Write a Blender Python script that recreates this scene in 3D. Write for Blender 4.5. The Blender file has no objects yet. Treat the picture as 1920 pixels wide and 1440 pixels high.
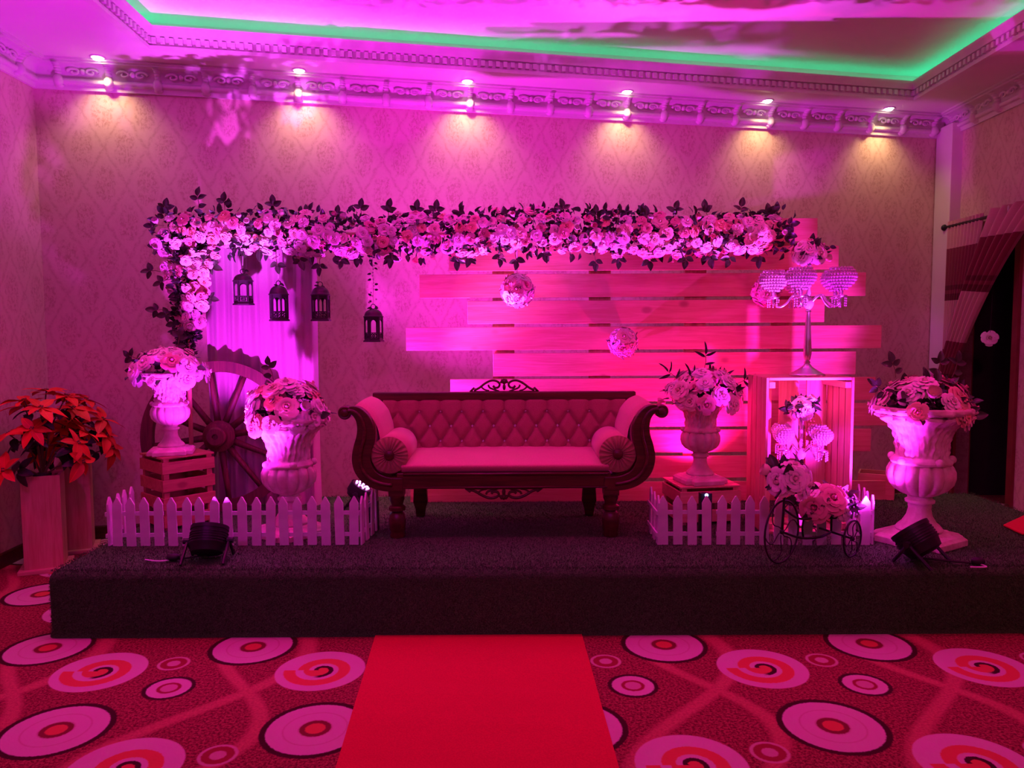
import bpy, math, random
from mathutils import Vector, Matrix, Euler, noise

random.seed(7)
PI = math.pi
SC = bpy.context.scene
COL = SC.collection

# ------------------------------------------------------------------ camera
F_PX = 1420.0
CAM_H = 1.575
CAM_ROT = (Matrix.Rotation(PI / 2 - math.radians(4.03), 3, 'X') @ Matrix.Rotation(math.radians(-0.3), 3, 'Z'))
cam_data = bpy.data.cameras.new('camera')
cam_data.sensor_fit = 'HORIZONTAL'
cam_data.sensor_width = 36.0
cam_data.lens = 36.0 * F_PX / 1920.0
cam = bpy.data.objects.new('camera', cam_data)
COL.objects.link(cam)
cam.matrix_world = Matrix.Translation((0, 0, CAM_H)) @ CAM_ROT.to_4x4()
SC.camera = cam


def at(px, py, Y):
    """point of the place seen at a pixel of the photograph, Y metres into the hall"""
    d = CAM_ROT @ Vector(((px - 960) / F_PX, (720 - py) / F_PX, -1.0))
    return Vector((0, 0, CAM_H)) + d * (Y / d.y)


def mpp(Y):
    return Y / F_PX


# ------------------------------------------------------------------ world, exposure
SC.view_settings.view_transform = 'Standard'
SC.view_settings.look = 'None'
SC.view_settings.gamma = 1.0
SC.view_settings.exposure = 0.0
SC.view_settings.use_curve_mapping = False
for k_, v_ in (('max_bounces', 5), ('diffuse_bounces', 3), ('glossy_bounces', 3), ('transmission_bounces', 4), ('transparent_max_bounces', 4)):
    setattr(SC.cycles, k_, v_)
SC.cycles.caustics_reflective = False
SC.cycles.caustics_refractive = False
w = bpy.data.worlds.new('hall_glow')
SC.world = w
w.use_nodes = True
w.node_tree.nodes['Background'].inputs[0].default_value = (1.0, 0.24, 0.42, 1)
w.node_tree.nodes['Background'].inputs[1].default_value = 0.13

STAGE_Z = 0.345


def spot(name, loc, target, color, power, angle, blend=0.35, size=0.05, parent=None):
    l = bpy.data.lights.new(name, 'SPOT')
    l.color = color
    l.energy = power
    l.spot_size = math.radians(angle)
    l.spot_blend = blend
    l.shadow_soft_size = size
    o = bpy.data.objects.new(name, l)
    COL.objects.link(o)
    d = Vector(target) - Vector(loc)
    q = d.to_track_quat('-Z', 'Y')
    if parent:
        o.parent = parent
        o.location = Vector(loc) - parent.location
    else:
        o.location = loc
    o.rotation_euler = q.to_euler()
    return o


# pink wash lamps added out of view for top light, above and before the stage (their cans are built with the ceiling)
# soft fill spotlights, added unseen on the ceiling behind the camera, turned to the stage
ADDED_FILL_SPOTS = [(-2.2, -0.6), (0.2, -0.8), (2.5, -0.6), (1.2, 0.2)]
ADDED_FILL_SPOT = [(150.0, (0.92, 0.020, 0.92)), (105.0, (0.98, 0.022, 0.80)), (50.0, (1.0, 0.055, 0.32)), (95.0, (1.0, 0.070, 0.26))]
ADDED_LAMPS = [(-1.55, 3.9), (0.0, 4.2), (1.75, 4.1), (-1.7, 1.6), (0.0, 1.6), (1.8, 1.6), (-2.9, 3.9), (3.0, 3.4)]
ADDED_LAMP_COLOR = (1.0, 0.004, 0.30)
ADDED_LAMP_POWER = 76.0       # those over the stage; the ones over the carpet are dimmer
# coloured stage floods: (power, colour)
FLOOD_LEFT = (330.0, (0.76, 0.020, 1.0))
FLOOD_RIGHT = (210.0, (0.84, 0.020, 1.0))
PAR_LEFT = (460.0, (0.92, 0.018, 1.0))
PAR_RIGHT = (120.0, (1.0, 0.004, 0.36))
DOWNLIGHT = (13.0, (1.0, 0.66, 0.30))
# narrow hot core of each light, as a share of its power
CORE = 1.5
COVE = (5.0, (0.05, 1.0, 0.48))


# ------------------------------------------------------------------ materials
def new_mat(name):
    m = bpy.data.materials.new(name)
    m.use_nodes = True
    nt = m.node_tree
    return m, nt, nt.nodes, nt.links, nt.nodes['Principled BSDF']


class NB:
    """tiny node builder"""
    def __init__(self, nt):
        self.nt = nt

    def val(self, x, sock):
        if isinstance(x, (int, float)):
            sock.default_value = x
        elif isinstance(x, tuple):
            sock.default_value = x
        else:
            self.nt.links.new(x, sock)

    def m(self, op, a, b=None, c=None, clamp=False):
        n = self.nt.nodes.new('ShaderNodeMath')
        n.operation = op
        n.use_clamp = clamp
        self.val(a, n.inputs[0])
        if b is not None:
            self.val(b, n.inputs[1])
        if c is not None:
            self.val(c, n.inputs[2])
        return n.outputs[0]

    def ss(self, x, lo, hi):
        n = self.nt.nodes.new('ShaderNodeMapRange')
        n.interpolation_type = 'SMOOTHSTEP'
        self.val(x, n.inputs[0])
        n.inputs[1].default_value = lo
        n.inputs[2].default_value = hi
        return n.outputs[0]

    def mix(self, f, a, b):
        n = self.nt.nodes.new('ShaderNodeMix')
        n.data_type = 'RGBA'
        self.val(f, n.inputs[0])
        for s, x in ((n.inputs[6], a), (n.inputs[7], b)):
            if isinstance(x, tuple):
                s.default_value = (*x[:3], 1)
            else:
                self.nt.links.new(x, s)
        return n.outputs[2]

    def coord(self, kind='Object'):
        n = self.nt.nodes.new('ShaderNodeTexCoord')
        return n.outputs[kind]

    def xyz(self, v):
        n = self.nt.nodes.new('ShaderNodeSeparateXYZ')
        self.nt.links.new(v, n.inputs[0])
        return n.outputs

    def comb(self, x, y, z):
        n = self.nt.nodes.new('ShaderNodeCombineXYZ')
        for i, q in enumerate((x, y, z)):
            self.val(q, n.inputs[i])
        return n.outputs[0]

    def noise(self, v, scale, detail=3, rough=0.5, dist=0.0):
        n = self.nt.nodes.new('ShaderNodeTexNoise')
        self.nt.links.new(v, n.inputs['Vector'])
        n.inputs['Scale'].default_value = scale
        n.inputs['Detail'].default_value = detail
        n.inputs['Roughness'].default_value = rough
        n.inputs['Distortion'].default_value = dist
        return n.outputs[0]

    def bump(self, h, strength=0.3, dist=0.01):
        n = self.nt.nodes.new('ShaderNodeBump')
        n.inputs['Strength'].default_value = strength
        n.inputs['Distance'].default_value = dist
        self.nt.links.new(h, n.inputs['Height'])
        return n.outputs[0]


def simple(name, col, rough=0.6, metal=0.0, var=0.12, scale=8.0, bump=0.0, bscale=60.0, spec=0.5, sheen=0.0, coat=0.0,
           trans=0.0, sss=0.0):
    m, nt, N, L, p = new_mat(name)
    b = NB(nt)
    v = b.coord()
    n = b.noise(v, scale, 4)
    d = tuple(c * (1 - var) for c in col)
    h = tuple(min(1, c * (1 + var)) for c in col)
    L.new(b.mix(b.ss(n, 0.3, 0.7), d, h), p.inputs['Base Color'])
    p.inputs['Roughness'].default_value = rough
    p.inputs['Metallic'].default_value = metal
    p.inputs['Specular IOR Level'].default_value = spec
    p.inputs['Sheen Weight'].default_value = sheen
    p.inputs['Coat Weight'].default_value = coat
    p.inputs['Transmission Weight'].default_value = trans
    if bump:
        L.new(b.bump(b.noise(v, bscale, 4), bump, 0.01), p.inputs['Normal'])
    return m


def wood(name, light, dark, axis='X', scale=1.0, knots=True, rough=0.55):
    m, nt, N, L, p = new_mat(name)
    b = NB(nt)
    info = N.new('ShaderNodeObjectInfo')
    v = b.coord()
    off = N.new('ShaderNodeVectorMath')
    off.operation = 'MULTIPLY_ADD'
    L.new(b.comb(info.outputs['Random'], info.outputs['Random'], info.outputs['Random']), off.inputs[0])
    off.inputs[1].default_value = (13.0, 7.0, 29.0)
    L.new(v, off.inputs[2])
    mp = N.new('ShaderNodeMapping')
    L.new(off.outputs[0], mp.inputs[0])
    s = [14 * scale] * 3
    s['XYZ'.index(axis)] = 0.9 * scale
    mp.inputs['Scale'].default_value = s
    g = b.noise(mp.outputs[0], 2.2, 5, 0.6, 0.6)
    fine = b.noise(mp.outputs[0], 9.0, 2)
    t = b.m('ADD', b.m('MULTIPLY', g, 0.75), b.m('MULTIPLY', fine, 0.25))
    c = b.mix(b.ss(t, 0.33, 0.68), dark, light)
    if knots:
        vo = N.new('ShaderNodeTexVoronoi')
        mp2 = N.new('ShaderNodeMapping')
        L.new(off.outputs[0], mp2.inputs[0])
        s2 = [4.0 * scale] * 3
        s2['XYZ'.index(axis)] = 2.6 * scale
        mp2.inputs['Scale'].default_value = s2
        L.new(mp2.outputs[0], vo.inputs['Vector'])
        vo.inputs['Scale'].default_value = 1.0
        k = b.ss(vo.outputs['Distance'], 0.14, 0.05)
        c = b.mix(b.m('MULTIPLY', k, 0.75), c, tuple(x * 0.45 for x in dark))
    tone = b.m('MULTIPLY_ADD', info.outputs['Random'], 0.3, 0.0)
    c = b.mix(tone, c, dark)
    L.new(c, p.inputs['Base Color'])
    p.inputs['Roughness'].default_value = rough
    L.new(b.bump(t, 0.15, 0.004), p.inputs['Normal'])
    return m


M = {}
M['pine'] = wood('pine_boards', (0.80, 0.60, 0.36), (0.62, 0.40, 0.20), 'X')
M['pine_z'] = wood('pine_upright', (0.78, 0.58, 0.34), (0.60, 0.38, 0.19), 'Z')
M['pine_y'] = wood('pine_side', (0.78, 0.58, 0.34), (0.60, 0.38, 0.19), 'Y')
M['rustic'] = wood('rustic_crate_wood', (0.50, 0.26, 0.12), (0.32, 0.14, 0.06), 'X', 1.2)
M['wheel'] = wood('old_wheel_wood', (0.16, 0.075, 0.04), (0.07, 0.03, 0.018), 'Z', 1.5, False, 0.6)
M['sofa_wood'] = wood('dark_mahogany', (0.13, 0.040, 0.020), (0.05, 0.014, 0.008), 'X', 1.0, False, 0.32)
M['white_paint'] = simple('white_fence_paint', (0.82, 0.80, 0.80), 0.45, bump=0.05)
M['black'] = simple('black_metal', (0.014, 0.014, 0.018), 0.42, 0.2, bump=0.02)
M['black_rubber'] = simple('black_cable', (0.012, 0.012, 0.012), 0.6)
M['silver'] = simple('polished_silver', (0.85, 0.85, 0.86), 0.30, 1.0, 0.04)
M['lantern'] = simple('dark_bronze_lantern', (0.055, 0.04, 0.05), 0.45, 0.6)
M['wire'] = simple('white_wire', (0.8, 0.8, 0.8), 0.4)
M['stem'] = simple('brown_green_stem', (0.16, 0.14, 0.05), 0.7)
M['ceiling'] = simple('ceiling_paint', (0.80, 0.77, 0.74), 0.75, var=0.03, scale=2, bump=0.02, bscale=120)
M['plaster'] = simple('plaster_ornament', (0.78, 0.75, 0.72), 0.42, var=0.05, bump=0.0)
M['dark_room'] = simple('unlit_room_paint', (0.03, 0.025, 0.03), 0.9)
M['door_frame'] = simple('dark_red_door_frame', (0.20, 0.03, 0.03), 0.45)
M['lens'] = simple('lens_glass', (0.05, 0.05, 0.06), 0.1)
M['bead'] = simple('pearl_button', (0.95, 0.92, 0.88), 0.15, coat=0.5)
M['moss'] = simple('dark_moss', (0.03, 0.05, 0.02), 0.9)


def leaf_mat(name, col, rough=0.38):
    m, nt, N, L, p = new_mat(name)
    b = NB(nt)
    info = N.new('ShaderNodeObjectInfo')
    v = b.coord()
    x, y, z = b.xyz(v)
    vein = b.ss(b.m('ABSOLUTE', x), 0.0, 0.0016)
    base = b.mix(info.outputs['Random'], tuple(c * 0.7 for c in col), tuple(c * 1.25 for c in col))
    base = b.mix(vein, tuple(min(1, c * 1.8) for c in col), base)
    L.new(base, p.inputs['Base Color'])
    p.inputs['Roughness'].default_value = rough
    return m


M['leaf'] = leaf_mat('rose_leaf_green', (0.045, 0.085, 0.035))
M['leaf_dark'] = leaf_mat('dark_leaf_green', (0.022, 0.045, 0.022), 0.5)
M['bract'] = leaf_mat('poinsettia_red', (0.72, 0.03, 0.015), 0.55)


def petal_mat(name, col, inner):
    m, nt, N, L, p = new_mat(name)
    b = NB(nt)
    x, y, z = b.xyz(b.coord())
    r = b.m('SQRT', b.m('ADD', b.m('MULTIPLY', x, x), b.m('MULTIPLY', y, y)))
    n = b.noise(b.coord(), 60, 2)
    t = b.ss(b.m('ADD', r, b.m('MULTIPLY', n, 0.008)), 0.006, 0.034)
    L.new(b.mix(t, inner, col), p.inputs['Base Color'])
    p.inputs['Roughness'].default_value = 0.55
    p.inputs['Sheen Weight'].default_value = 0.2
    p.inputs['Subsurface Weight'].default_value = 0.0
    return m


M['petal_white'] = petal_mat('white_rose_petal', (0.90, 0.86, 0.80), (0.86, 0.76, 0.62))
M['petal_cream'] = petal_mat('cream_rose_petal', (0.86, 0.74, 0.56), (0.82, 0.62, 0.42))
M['petal_pink'] = petal_mat('pink_rose_petal', (0.80, 0.40, 0.42), (0.70, 0.26, 0.30))
M['petal_peach'] = petal_mat('peach_rose_petal', (0.85, 0.52, 0.36), (0.78, 0.38, 0.24))


def mat_wallpaper(name, along):
    """beige damask paper: staggered medallions in an ogee lattice; 'along' = unit vector of the wall run"""
    m, nt, N, L, p = new_mat(name)
    b = NB(nt)
    x, y, z = b.xyz(b.coord())
    run = b.m('ADD', b.m('MULTIPLY', x, along[0]), b.m('MULTIPLY', y, along[1]))
    wob = b.noise(b.coord(), 11.0, 4, 0.6)
    wob2 = b.noise(b.comb(b.m('ADD', run, 7.3), z, 2.0), 13.0, 4, 0.6)
    u = b.m('MULTIPLY', b.m('ADD', run, b.m('MULTIPLY', b.m('SUBTRACT', wob2, 0.5), 0.075)), 2 * PI / 0.292)
    v = b.m('MULTIPLY', b.m('ADD', b.m('ADD', z, 0.05), b.m('MULTIPLY', b.m('SUBTRACT', wob, 0.5), 0.10)), 2 * PI / 0.545)
    h = lambda q: b.m('MULTIPLY', q, 0.5)
    f = b.m('ABSOLUTE', b.m('MULTIPLY', b.m('COSINE', h(u)), b.m('COSINE', h(v))))     # 1 at medallions of the first lattice
    g = b.m('ABSOLUTE', b.m('MULTIPLY', b.m('SINE', h(u)), b.m('SINE', h(v))))         # and of the staggered one
    mx = b.m('MAXIMUM', f, g)
    fine = b.noise(b.coord(), 46.0, 4, 0.65)
    speck = b.ss(fine, 0.40, 0.60)
    veins = b.noise(b.comb(b.m('MULTIPLY', run, 2.2), z, 5.0), 24.0, 3, 0.55, 1.2)
    leaves = b.m('MULTIPLY_ADD', b.ss(veins, 0.40, 0.58), 0.85, 0.15)
    med = b.m('MULTIPLY', b.ss(mx, 0.62, 0.80), leaves)
    seam = b.ss(b.m('ADD', b.m('ABSOLUTE', b.m('SUBTRACT', f, g)), b.m('MULTIPLY', b.m('SUBTRACT', fine, 0.5), 0.5)), 0.26, 0.02)
    d = b.m('MULTIPLY', b.m('MAXIMUM', b.m('MULTIPLY', med, 0.80), b.m('MULTIPLY', seam, 0.62)), b.m('MULTIPLY_ADD', speck, 0.75, 0.25), clamp=True)
    d = b.m('MULTIPLY', d, 0.75)
    big = b.noise(b.coord(), 1.3, 2)
    base = b.mix(big, (0.70, 0.54, 0.43), (0.78, 0.62, 0.50))
    base = b.mix(b.m('MULTIPLY', speck, 0.12), base, (0.55, 0.36, 0.26))
    c = b.mix(d, base, (0.46, 0.26, 0.18))
    L.new(c, p.inputs['Base Color'])
    p.inputs['Roughness'].default_value = 0.5
    L.new(b.bump(b.m('ADD', d, b.m('MULTIPLY', fine, 0.3)), 0.25, 0.004), p.inputs['Normal'])
    return m


def mat_carpet():
    m, nt, N, L, p = new_mat('patterned_hall_carpet')
    b = NB(nt)
    x, y, z = b.xyz(b.coord())
    A, B = 1.03, 1.575
    X0, Y0 = -0.79, 2.91
    fine = b.noise(b.coord(), 85.0, 3, 0.7)
    med = b.noise(b.coord(), 3.0, 2)
    warpx = b.m('MULTIPLY', b.m('SUBTRACT', fine, 0.5), 0.012)

    def wrap(v, per):
        q = b.m('DIVIDE', v, per)
        return b.m('MULTIPLY', b.m('SUBTRACT', q, b.m('FLOOR', b.m('ADD', q, 0.5))), per)

    def local(ox, oy):
        """offset to the nearest repeat of a motif, staggered repeat"""
        dx, dy = b.m('SUBTRACT', x, X0 + ox), b.m('SUBTRACT', y, Y0 + oy)
        ax, ay = wrap(dx, A), wrap(dy, B)
        cx, cy = wrap(b.m('ADD', dx, A / 2), A), wrap(b.m('ADD', dy, B / 2), B)
        r1 = b.m('SQRT', b.m('ADD', b.m('MULTIPLY', ax, ax), b.m('MULTIPLY', ay, ay)))
        r2 = b.m('SQRT', b.m('ADD', b.m('MULTIPLY', cx, cx), b.m('MULTIPLY', cy, cy)))
        r = b.m('MINIMUM', r1, r2)
        s = b.m('LESS_THAN', r2, r1)
        lx = b.m('ADD', b.m('MULTIPLY', cx, s), b.m('MULTIPLY', ax, b.m('SUBTRACT', 1.0, s)))
        ly = b.m('ADD', b.m('MULTIPLY', cy, s), b.m('MULTIPLY', ay, b.m('SUBTRACT', 1.0, s)))
        return b.m('ADD', r, warpx), lx, ly

    pale, pale2, dark, brown, orange, deep = (0.66, 0.50, 0.47), (0.58, 0.36, 0.34), (0.055, 0.012, 0.016), (0.20, 0.050, 0.035), (0.66, 0.15, 0.075), (0.30, 0.045, 0.040)
    ground = b.mix(b.ss(fine, 0.36, 0.64), (0.13, 0.018, 0.020), (0.46, 0.11, 0.10))
    col = b.mix(b.m('MULTIPLY', med, 0.25), ground, (0.10, 0.015, 0.015))

    # soft coral streams
    def stream(k0, amp, ph, wdt, slope):
        q = b.m('SUBTRACT', b.m('SUBTRACT', x, X0 + k0), b.m('MULTIPLY', b.m('SUBTRACT', y, Y0), slope))
        s = b.m('MULTIPLY', b.m('SINE', b.m('ADD', b.m('MULTIPLY', y, 2 * PI / B), ph)), amp)
        d = b.m('ABSOLUTE', wrap(b.m('SUBTRACT', q, s), A))
        return b.ss(b.m('ADD', d, b.m('MULTIPLY', warpx, 2.0)), wdt * 1.35, wdt * 0.35)
    st = b.m('MAXIMUM', stream(0.45, 0.16, 0.4, 0.050, 0.327), stream(0.60, 0.20, 2.6, 0.042, -0.327 * 0))
    col = b.mix(b.m('MULTIPLY', st, b.m('MULTIPLY_ADD', fine, 0.8, 0.28)), col, (0.60, 0.20, 0.14))

    def rings(col, r, stops):
        for rad, c in stops:
            col = b.mix(b.ss(r, rad + 0.004, rad - 0.004), col, c)
        return col
    r, lx, ly = local(0, 0)
    col = rings(col, r, [(0.215, dark), (0.190, pale), (0.128, pale2), (0.121, pale), (0.068, pale2), (0.062, brown), (0.040, orange)])
    r, lx, ly = local(0.29, 0.35)
    col = rings(col, r, [(0.112, dark), (0.093, pale), (0.052, deep), (0.036, pale2)])
    r, lx, ly = local(0.20, 0.60)
    col = rings(col, r, [(0.073, pale2), (0.060, deep), (0.030, pale2)])
    # spiral
    r, lx, ly = local(-0.11, 0.52)
    ang = b.m('DIVIDE', b.m('ARCTAN2', ly, lx), 2 * PI)
    sp = b.m('ADD', r, b.m('MULTIPLY', ang, 0.062))
    col = rings(col, r, [(0.205, pale)])
    inn = b.ss(sp, 0.142, 0.134)
    col = b.mix(inn, col, orange)
    col = b.mix(b.m('MULTIPLY', b.ss(sp, 0.088, 0.080), inn), col, pale)
    col = b.mix(b.ss(sp, 0.050, 0.044), col, orange)
    arc = b.m('MULTIPLY', b.ss(b.m('ABSOLUTE', b.m('SUBTRACT', sp, 0.050)), 0.014, 0.008), b.ss(r, 0.085, 0.075))
    col = b.mix(b.m('MULTIPLY', arc, b.ss(ang, -0.30, -0.22)), col, dark)
    L.new(col, p.inputs['Base Color'])
    p.inputs['Roughness'].default_value = 0.95
    p.inputs['Specular IOR Level'].default_value = 0.1
    L.new(b.bump(fine, 0.5, 0.006), p.inputs['Normal'])
    return m


def mat_fabric(name, col, var=0.1, scale=240.0, rough=0.8, sheen=0.4):
    m, nt, N, L, p = new_mat(name)
    b = NB(nt)
    v = b.coord()
    n = b.noise(v, scale, 2)
    n2 = b.noise(v, 7.0, 3)
    c = b.mix(b.ss(n, 0.35, 0.65), tuple(q * (1 - var) for q in col), tuple(min(1, q * (1 + var)) for q in col))
    c = b.mix(b.m('MULTIPLY', n2, 0.25), c, tuple(q * 0.75 for q in col))
    L.new(c, p.inputs['Base Color'])
    p.inputs['Roughness'].default_value = rough
    p.inputs['Sheen Weight'].default_value = sheen
    p.inputs['Specular IOR Level'].default_value = 0.2
    L.new(b.bump(n, 0.2, 0.002), p.inputs['Normal'])
    return m


M['sofa_fabric'] = mat_fabric('rose_beige_velvet', (0.70, 0.27, 0.26))
M['sofa_pleat'] = mat_fabric('tan_pleated_fabric', (0.44, 0.30, 0.13))
M['sofa_tuft'] = mat_fabric('tan_tufted_fabric', (0.36, 0.17, 0.12))
M['drape'] = mat_fabric('ivory_drape', (0.50, 0.44, 0.40), 0.04)
M['runner'] = mat_fabric('red_runner_felt', (0.66, 0.012, 0.045), 0.08, 160.0, 0.95, 0.1)


def mat_turf():
    m, nt, N, L, p = new_mat('artificial_turf')
    b = NB(nt)
    n = b.noise(b.coord(), 190.0, 2, 0.6)
    n2 = b.noise(b.coord(), 2.2, 3)
    c = b.mix(b.ss(n, 0.3, 0.7), (0.028, 0.120, 0.022), (0.100, 0.340, 0.075))
    c = b.mix(b.m('MULTIPLY', n2, 0.4), c, (0.060, 0.150, 0.050))
    L.new(c, p.inputs['Base Color'])
    p.inputs['Roughness'].default_value = 0.85
    p.inputs['Specular IOR Level'].default_value = 0.15
    return m


M['turf'] = mat_turf()


def mat_stone():
    m, nt, N, L, p = new_mat('aged_cream_stone')
    b = NB(nt)
    v = b.coord()
    n = b.noise(v, 14.0, 5, 0.6)
    c = b.mix(b.ss(n, 0.35, 0.7), (0.62, 0.52, 0.40), (0.82, 0.75, 0.64))
    L.new(c, p.inputs['Base Color'])
    p.inputs['Roughness'].default_value = 0.7
    L.new(b.bump(b.noise(v, 45.0, 4, 0.6), 0.25, 0.01), p.inputs['Normal'])
    return m


M['stone'] = mat_stone()


def mat_crystal():
    m, nt, N, L, p = new_mat('crystal_beads')
    p.inputs['Base Color'].default_value = (0.92, 0.92, 0.95, 1)
    p.inputs['Roughness'].default_value = 0.08
    p.inputs['Transmission Weight'].default_value = 0.30
    p.inputs['IOR'].default_value = 1.5
    p.inputs['Specular IOR Level'].default_value = 0.9
    return m


M['crystal'] = mat_crystal()


def mat_emit(name, col, s):
    m, nt, N, L, p = new_mat(name)
    p.inputs['Base Color'].default_value = (*[c * 0.5 for c in col], 1)
    p.inputs['Emission Color'].default_value = (*col, 1)
    p.inputs['Emission Strength'].default_value = s
    return m


M['cove_led'] = mat_emit('green_led_strip', COVE[1], COVE[0])
M['bulb'] = mat_emit('downlight_bulb', (1.0, 0.88, 0.78), 9.0)
M['added_bulb'] = mat_emit('added_pink_bulb', ADDED_LAMP_COLOR, 6.0)  # glowing bulb of the added wash lamps
M['led_white'] = mat_emit('violet_white_led', (0.8, 0.30, 1.0), 6.0)
M['led_blue'] = mat_emit('blue_indicator_led', (0.25, 0.35, 1.0), 16.0)


def mat_curtain():
    """banded curtain: bands run along the cloth, read from the cloth's own V coordinate"""
    m, nt, N, L, p = new_mat('banded_curtain_cloth')
    b = NB(nt)
    uv = b.xyz(b.coord('UV'))
    r = N.new('ShaderNodeValToRGB')
    r.color_ramp.interpolation = 'CONSTANT'
    beige, maroon, trim = (0.66, 0.44, 0.36, 1), (0.24, 0.035, 0.05, 1), (0.13, 0.012, 0.02, 1)
    stops = [(0.0, beige), (0.11, maroon), (0.265, trim), (0.285, maroon), (0.30, trim), (0.325, beige), (0.53, maroon),
             (0.665, trim), (0.685, maroon), (0.70, trim), (0.725, beige), (0.93, maroon)]
    e = r.color_ramp.elements
    e[0].position, e[0].color = stops[0]
    e[1].position, e[1].color = stops[1]
    for pos, c in stops[2:]:
        q = e.new(pos)
        q.color = c
    L.new(uv[1], r.inputs[0])
    L.new(r.outputs[0], p.inputs['Base Color'])
    p.inputs['Roughness'].default_value = 0.65
    p.inputs['Sheen Weight'].default_value = 0.3
    return m


M['curtain'] = mat_curtain()


# ------------------------------------------------------------------ mesh helpers
class MB:
    def __init__(self):
        self.v, self.f, self.uv = [], [], None

    def add(self, vs, fs, mat=None):
        o = len(self.v)
        if mat is not None:
            vs = [mat @ Vector(p) for p in vs]
        self.v += [tuple(p) for p in vs]
        self.f += [tuple(i + o for i in q) for q in fs]
        return self

    def box(self, c, s, rot=None, taper=1.0):
        x, y, z = s[0] / 2, s[1] / 2, s[2] / 2
        t = taper
        vs = [(-x, -y, -z), (x, -y, -z), (x, y, -z), (-x, y, -z), (-x * t, -y * t, z), (x * t, -y * t, z), (x * t, y * t, z), (-x * t, y * t, z)]
        m = Matrix.Translation(c)
        if rot is not None:
            m = m @ (rot.to_4x4() if isinstance(rot, (Matrix, Euler)) and not isinstance(rot, Euler) else rot.to_matrix().to_4x4())
        return self.add(vs, [(0, 3, 2, 1), (4, 5, 6, 7), (0, 1, 5, 4), (1, 2, 6, 5), (2, 3, 7, 6), (3, 0, 4, 7)], m)

    def prism(self, poly, y0, y1, mat=None):
        """polygon in XZ extruded along Y"""
        n = len(poly)
        vs = [(x, y0, z) for x, z in poly] + [(x, y1, z) for x, z in poly]
        fs = [tuple(range(n)), tuple(reversed(range(n, 2 * n)))]
        fs += [(i, i + n, (i + 1) % n + n, (i + 1) % n) for i in range(n)]
        return self.add(vs, fs, mat)

    def tube(self, pts, r, n=8, closed=False, caps=True):
        pts = [Vector(p) for p in pts]
        k = len(pts)
        rs = r if isinstance(r, (list, tuple)) else [r] * k
        vs, fs = [], []
        up = None
        for i, p in enumerate(pts):
            if closed:
                t = pts[(i + 1) % k] - pts[i - 1]
            else:
                t = pts[min(i + 1, k - 1)] - pts[max(i - 1, 0)]
            t.normalize()
            if up is None:
                up = Vector((0, 0, 1)) if abs(t.z) < 0.9 else Vector((1, 0, 0))
            a = t.cross(up)
            if a.length < 1e-5:
                a = t.orthogonal()
            a.normalize()
            bb = a.cross(t).normalized()
            up = bb
            for j in range(n):
                q = 2 * PI * j / n
                vs.append(p + (a * math.cos(q) + bb * math.sin(q)) * rs[i])
        for i in range(k if closed else k - 1):
            for j in range(n):
                i2 = (i + 1) % k
                fs.append((i * n + j, i * n + (j + 1) % n, i2 * n + (j + 1) % n, i2 * n + j))
        if caps and not closed:
            fs.append(tuple(reversed(range(n))))
            fs.append(tuple(range((k - 1) * n, k * n)))
        return self.add(vs, fs)

    def lathe(self, prof, n=24, mat=None, mod=None, caps=True):
        vs, fs = [], []
        k = len(prof)
        for r, z in prof:
            for j in range(n):
                a = 2 * PI * j / n
                rr = r * (mod(a, z) if mod else 1.0)
                vs.append((rr * math.cos(a), rr * math.sin(a), z))
        for i in range(k - 1):
            for j in range(n):
                fs.append((i * n + j, i * n + (j + 1) % n, (i + 1) * n + (j + 1) % n, (i + 1) * n + j))
        if caps:
            fs.append(tuple(reversed(range(n))))
            fs.append(tuple(range((k - 1) * n, k * n)))
        return self.add(vs, fs, mat)

    def grid(self, fn, nu, nv, uv=False):
        vs = [fn(i / nu, j / nv) for j in range(nv + 1) for i in range(nu + 1)]
        fs = [(j * (nu + 1) + i, j * (nu + 1) + i + 1, (j + 1) * (nu + 1) + i + 1, (j + 1) * (nu + 1) + i) for j in range(nv) for i in range(nu)]
        if uv:
            self.uv = [(i / nu, j / nv) for j in range(nv + 1) for i in range(nu + 1)]
        return self.add(vs, fs)

    def ball(self, c, r, n=10, k=6, sq=(1, 1, 1)):
        prof = [(max(1e-4, r * math.sin(PI * i / k)), -r * math.cos(PI * i / k)) for i in range(k + 1)]
        return self.lathe(prof, n, Matrix.Translation(c) @ Matrix.Diagonal((*sq, 1)), caps=False)

    def mesh(self, name, smooth=False):
        me = bpy.data.meshes.new(name)
        me.from_pydata(self.v, [], self.f)
        if self.uv:
            l = me.uv_layers.new(name='UVMap')
            for lp in me.loops:
                l.data[lp.index].uv = self.uv[lp.vertex_index]
        me.validate()
        if smooth:
            me.shade_smooth()
        me.update()
        return me

    def build(self, name, mat, parent=None, smooth=False, loc=None, bevel=0.0, sharp=None):
        me = self.mesh(name, smooth)
        me.materials.append(mat)
        if sharp:
            me.shade_smooth()
            try:
                me.set_sharp_from_angle(angle=math.radians(sharp))
            except Exception:
                pass
        o = bpy.data.objects.new(name, me)
        COL.objects.link(o)
        if parent:
            o.parent = parent
        if loc is not None:
            o.location = loc
        if bevel:
            md = o.modifiers.new('bevel', 'BEVEL')
            md.width = bevel
            md.segments = 2
            md.limit_method = 'ANGLE'
        return o


def inst(name, mesh, parent=None, loc=(0, 0, 0), rot=None, scale=1.0):
    o = bpy.data.objects.new(name, mesh)
    COL.objects.link(o)
    if parent:
        o.parent = parent
    o.location = loc
    if rot is not None:
        if isinstance(rot, Matrix):
            o.rotation_euler = rot.to_3x3().to_euler()
        elif hasattr(rot, 'to_euler'):
            o.rotation_euler = rot.to_euler()
        else:
            o.rotation_euler = rot
    o.scale = (scale, scale, scale) if isinstance(scale, (int, float)) else scale
    return o


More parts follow.
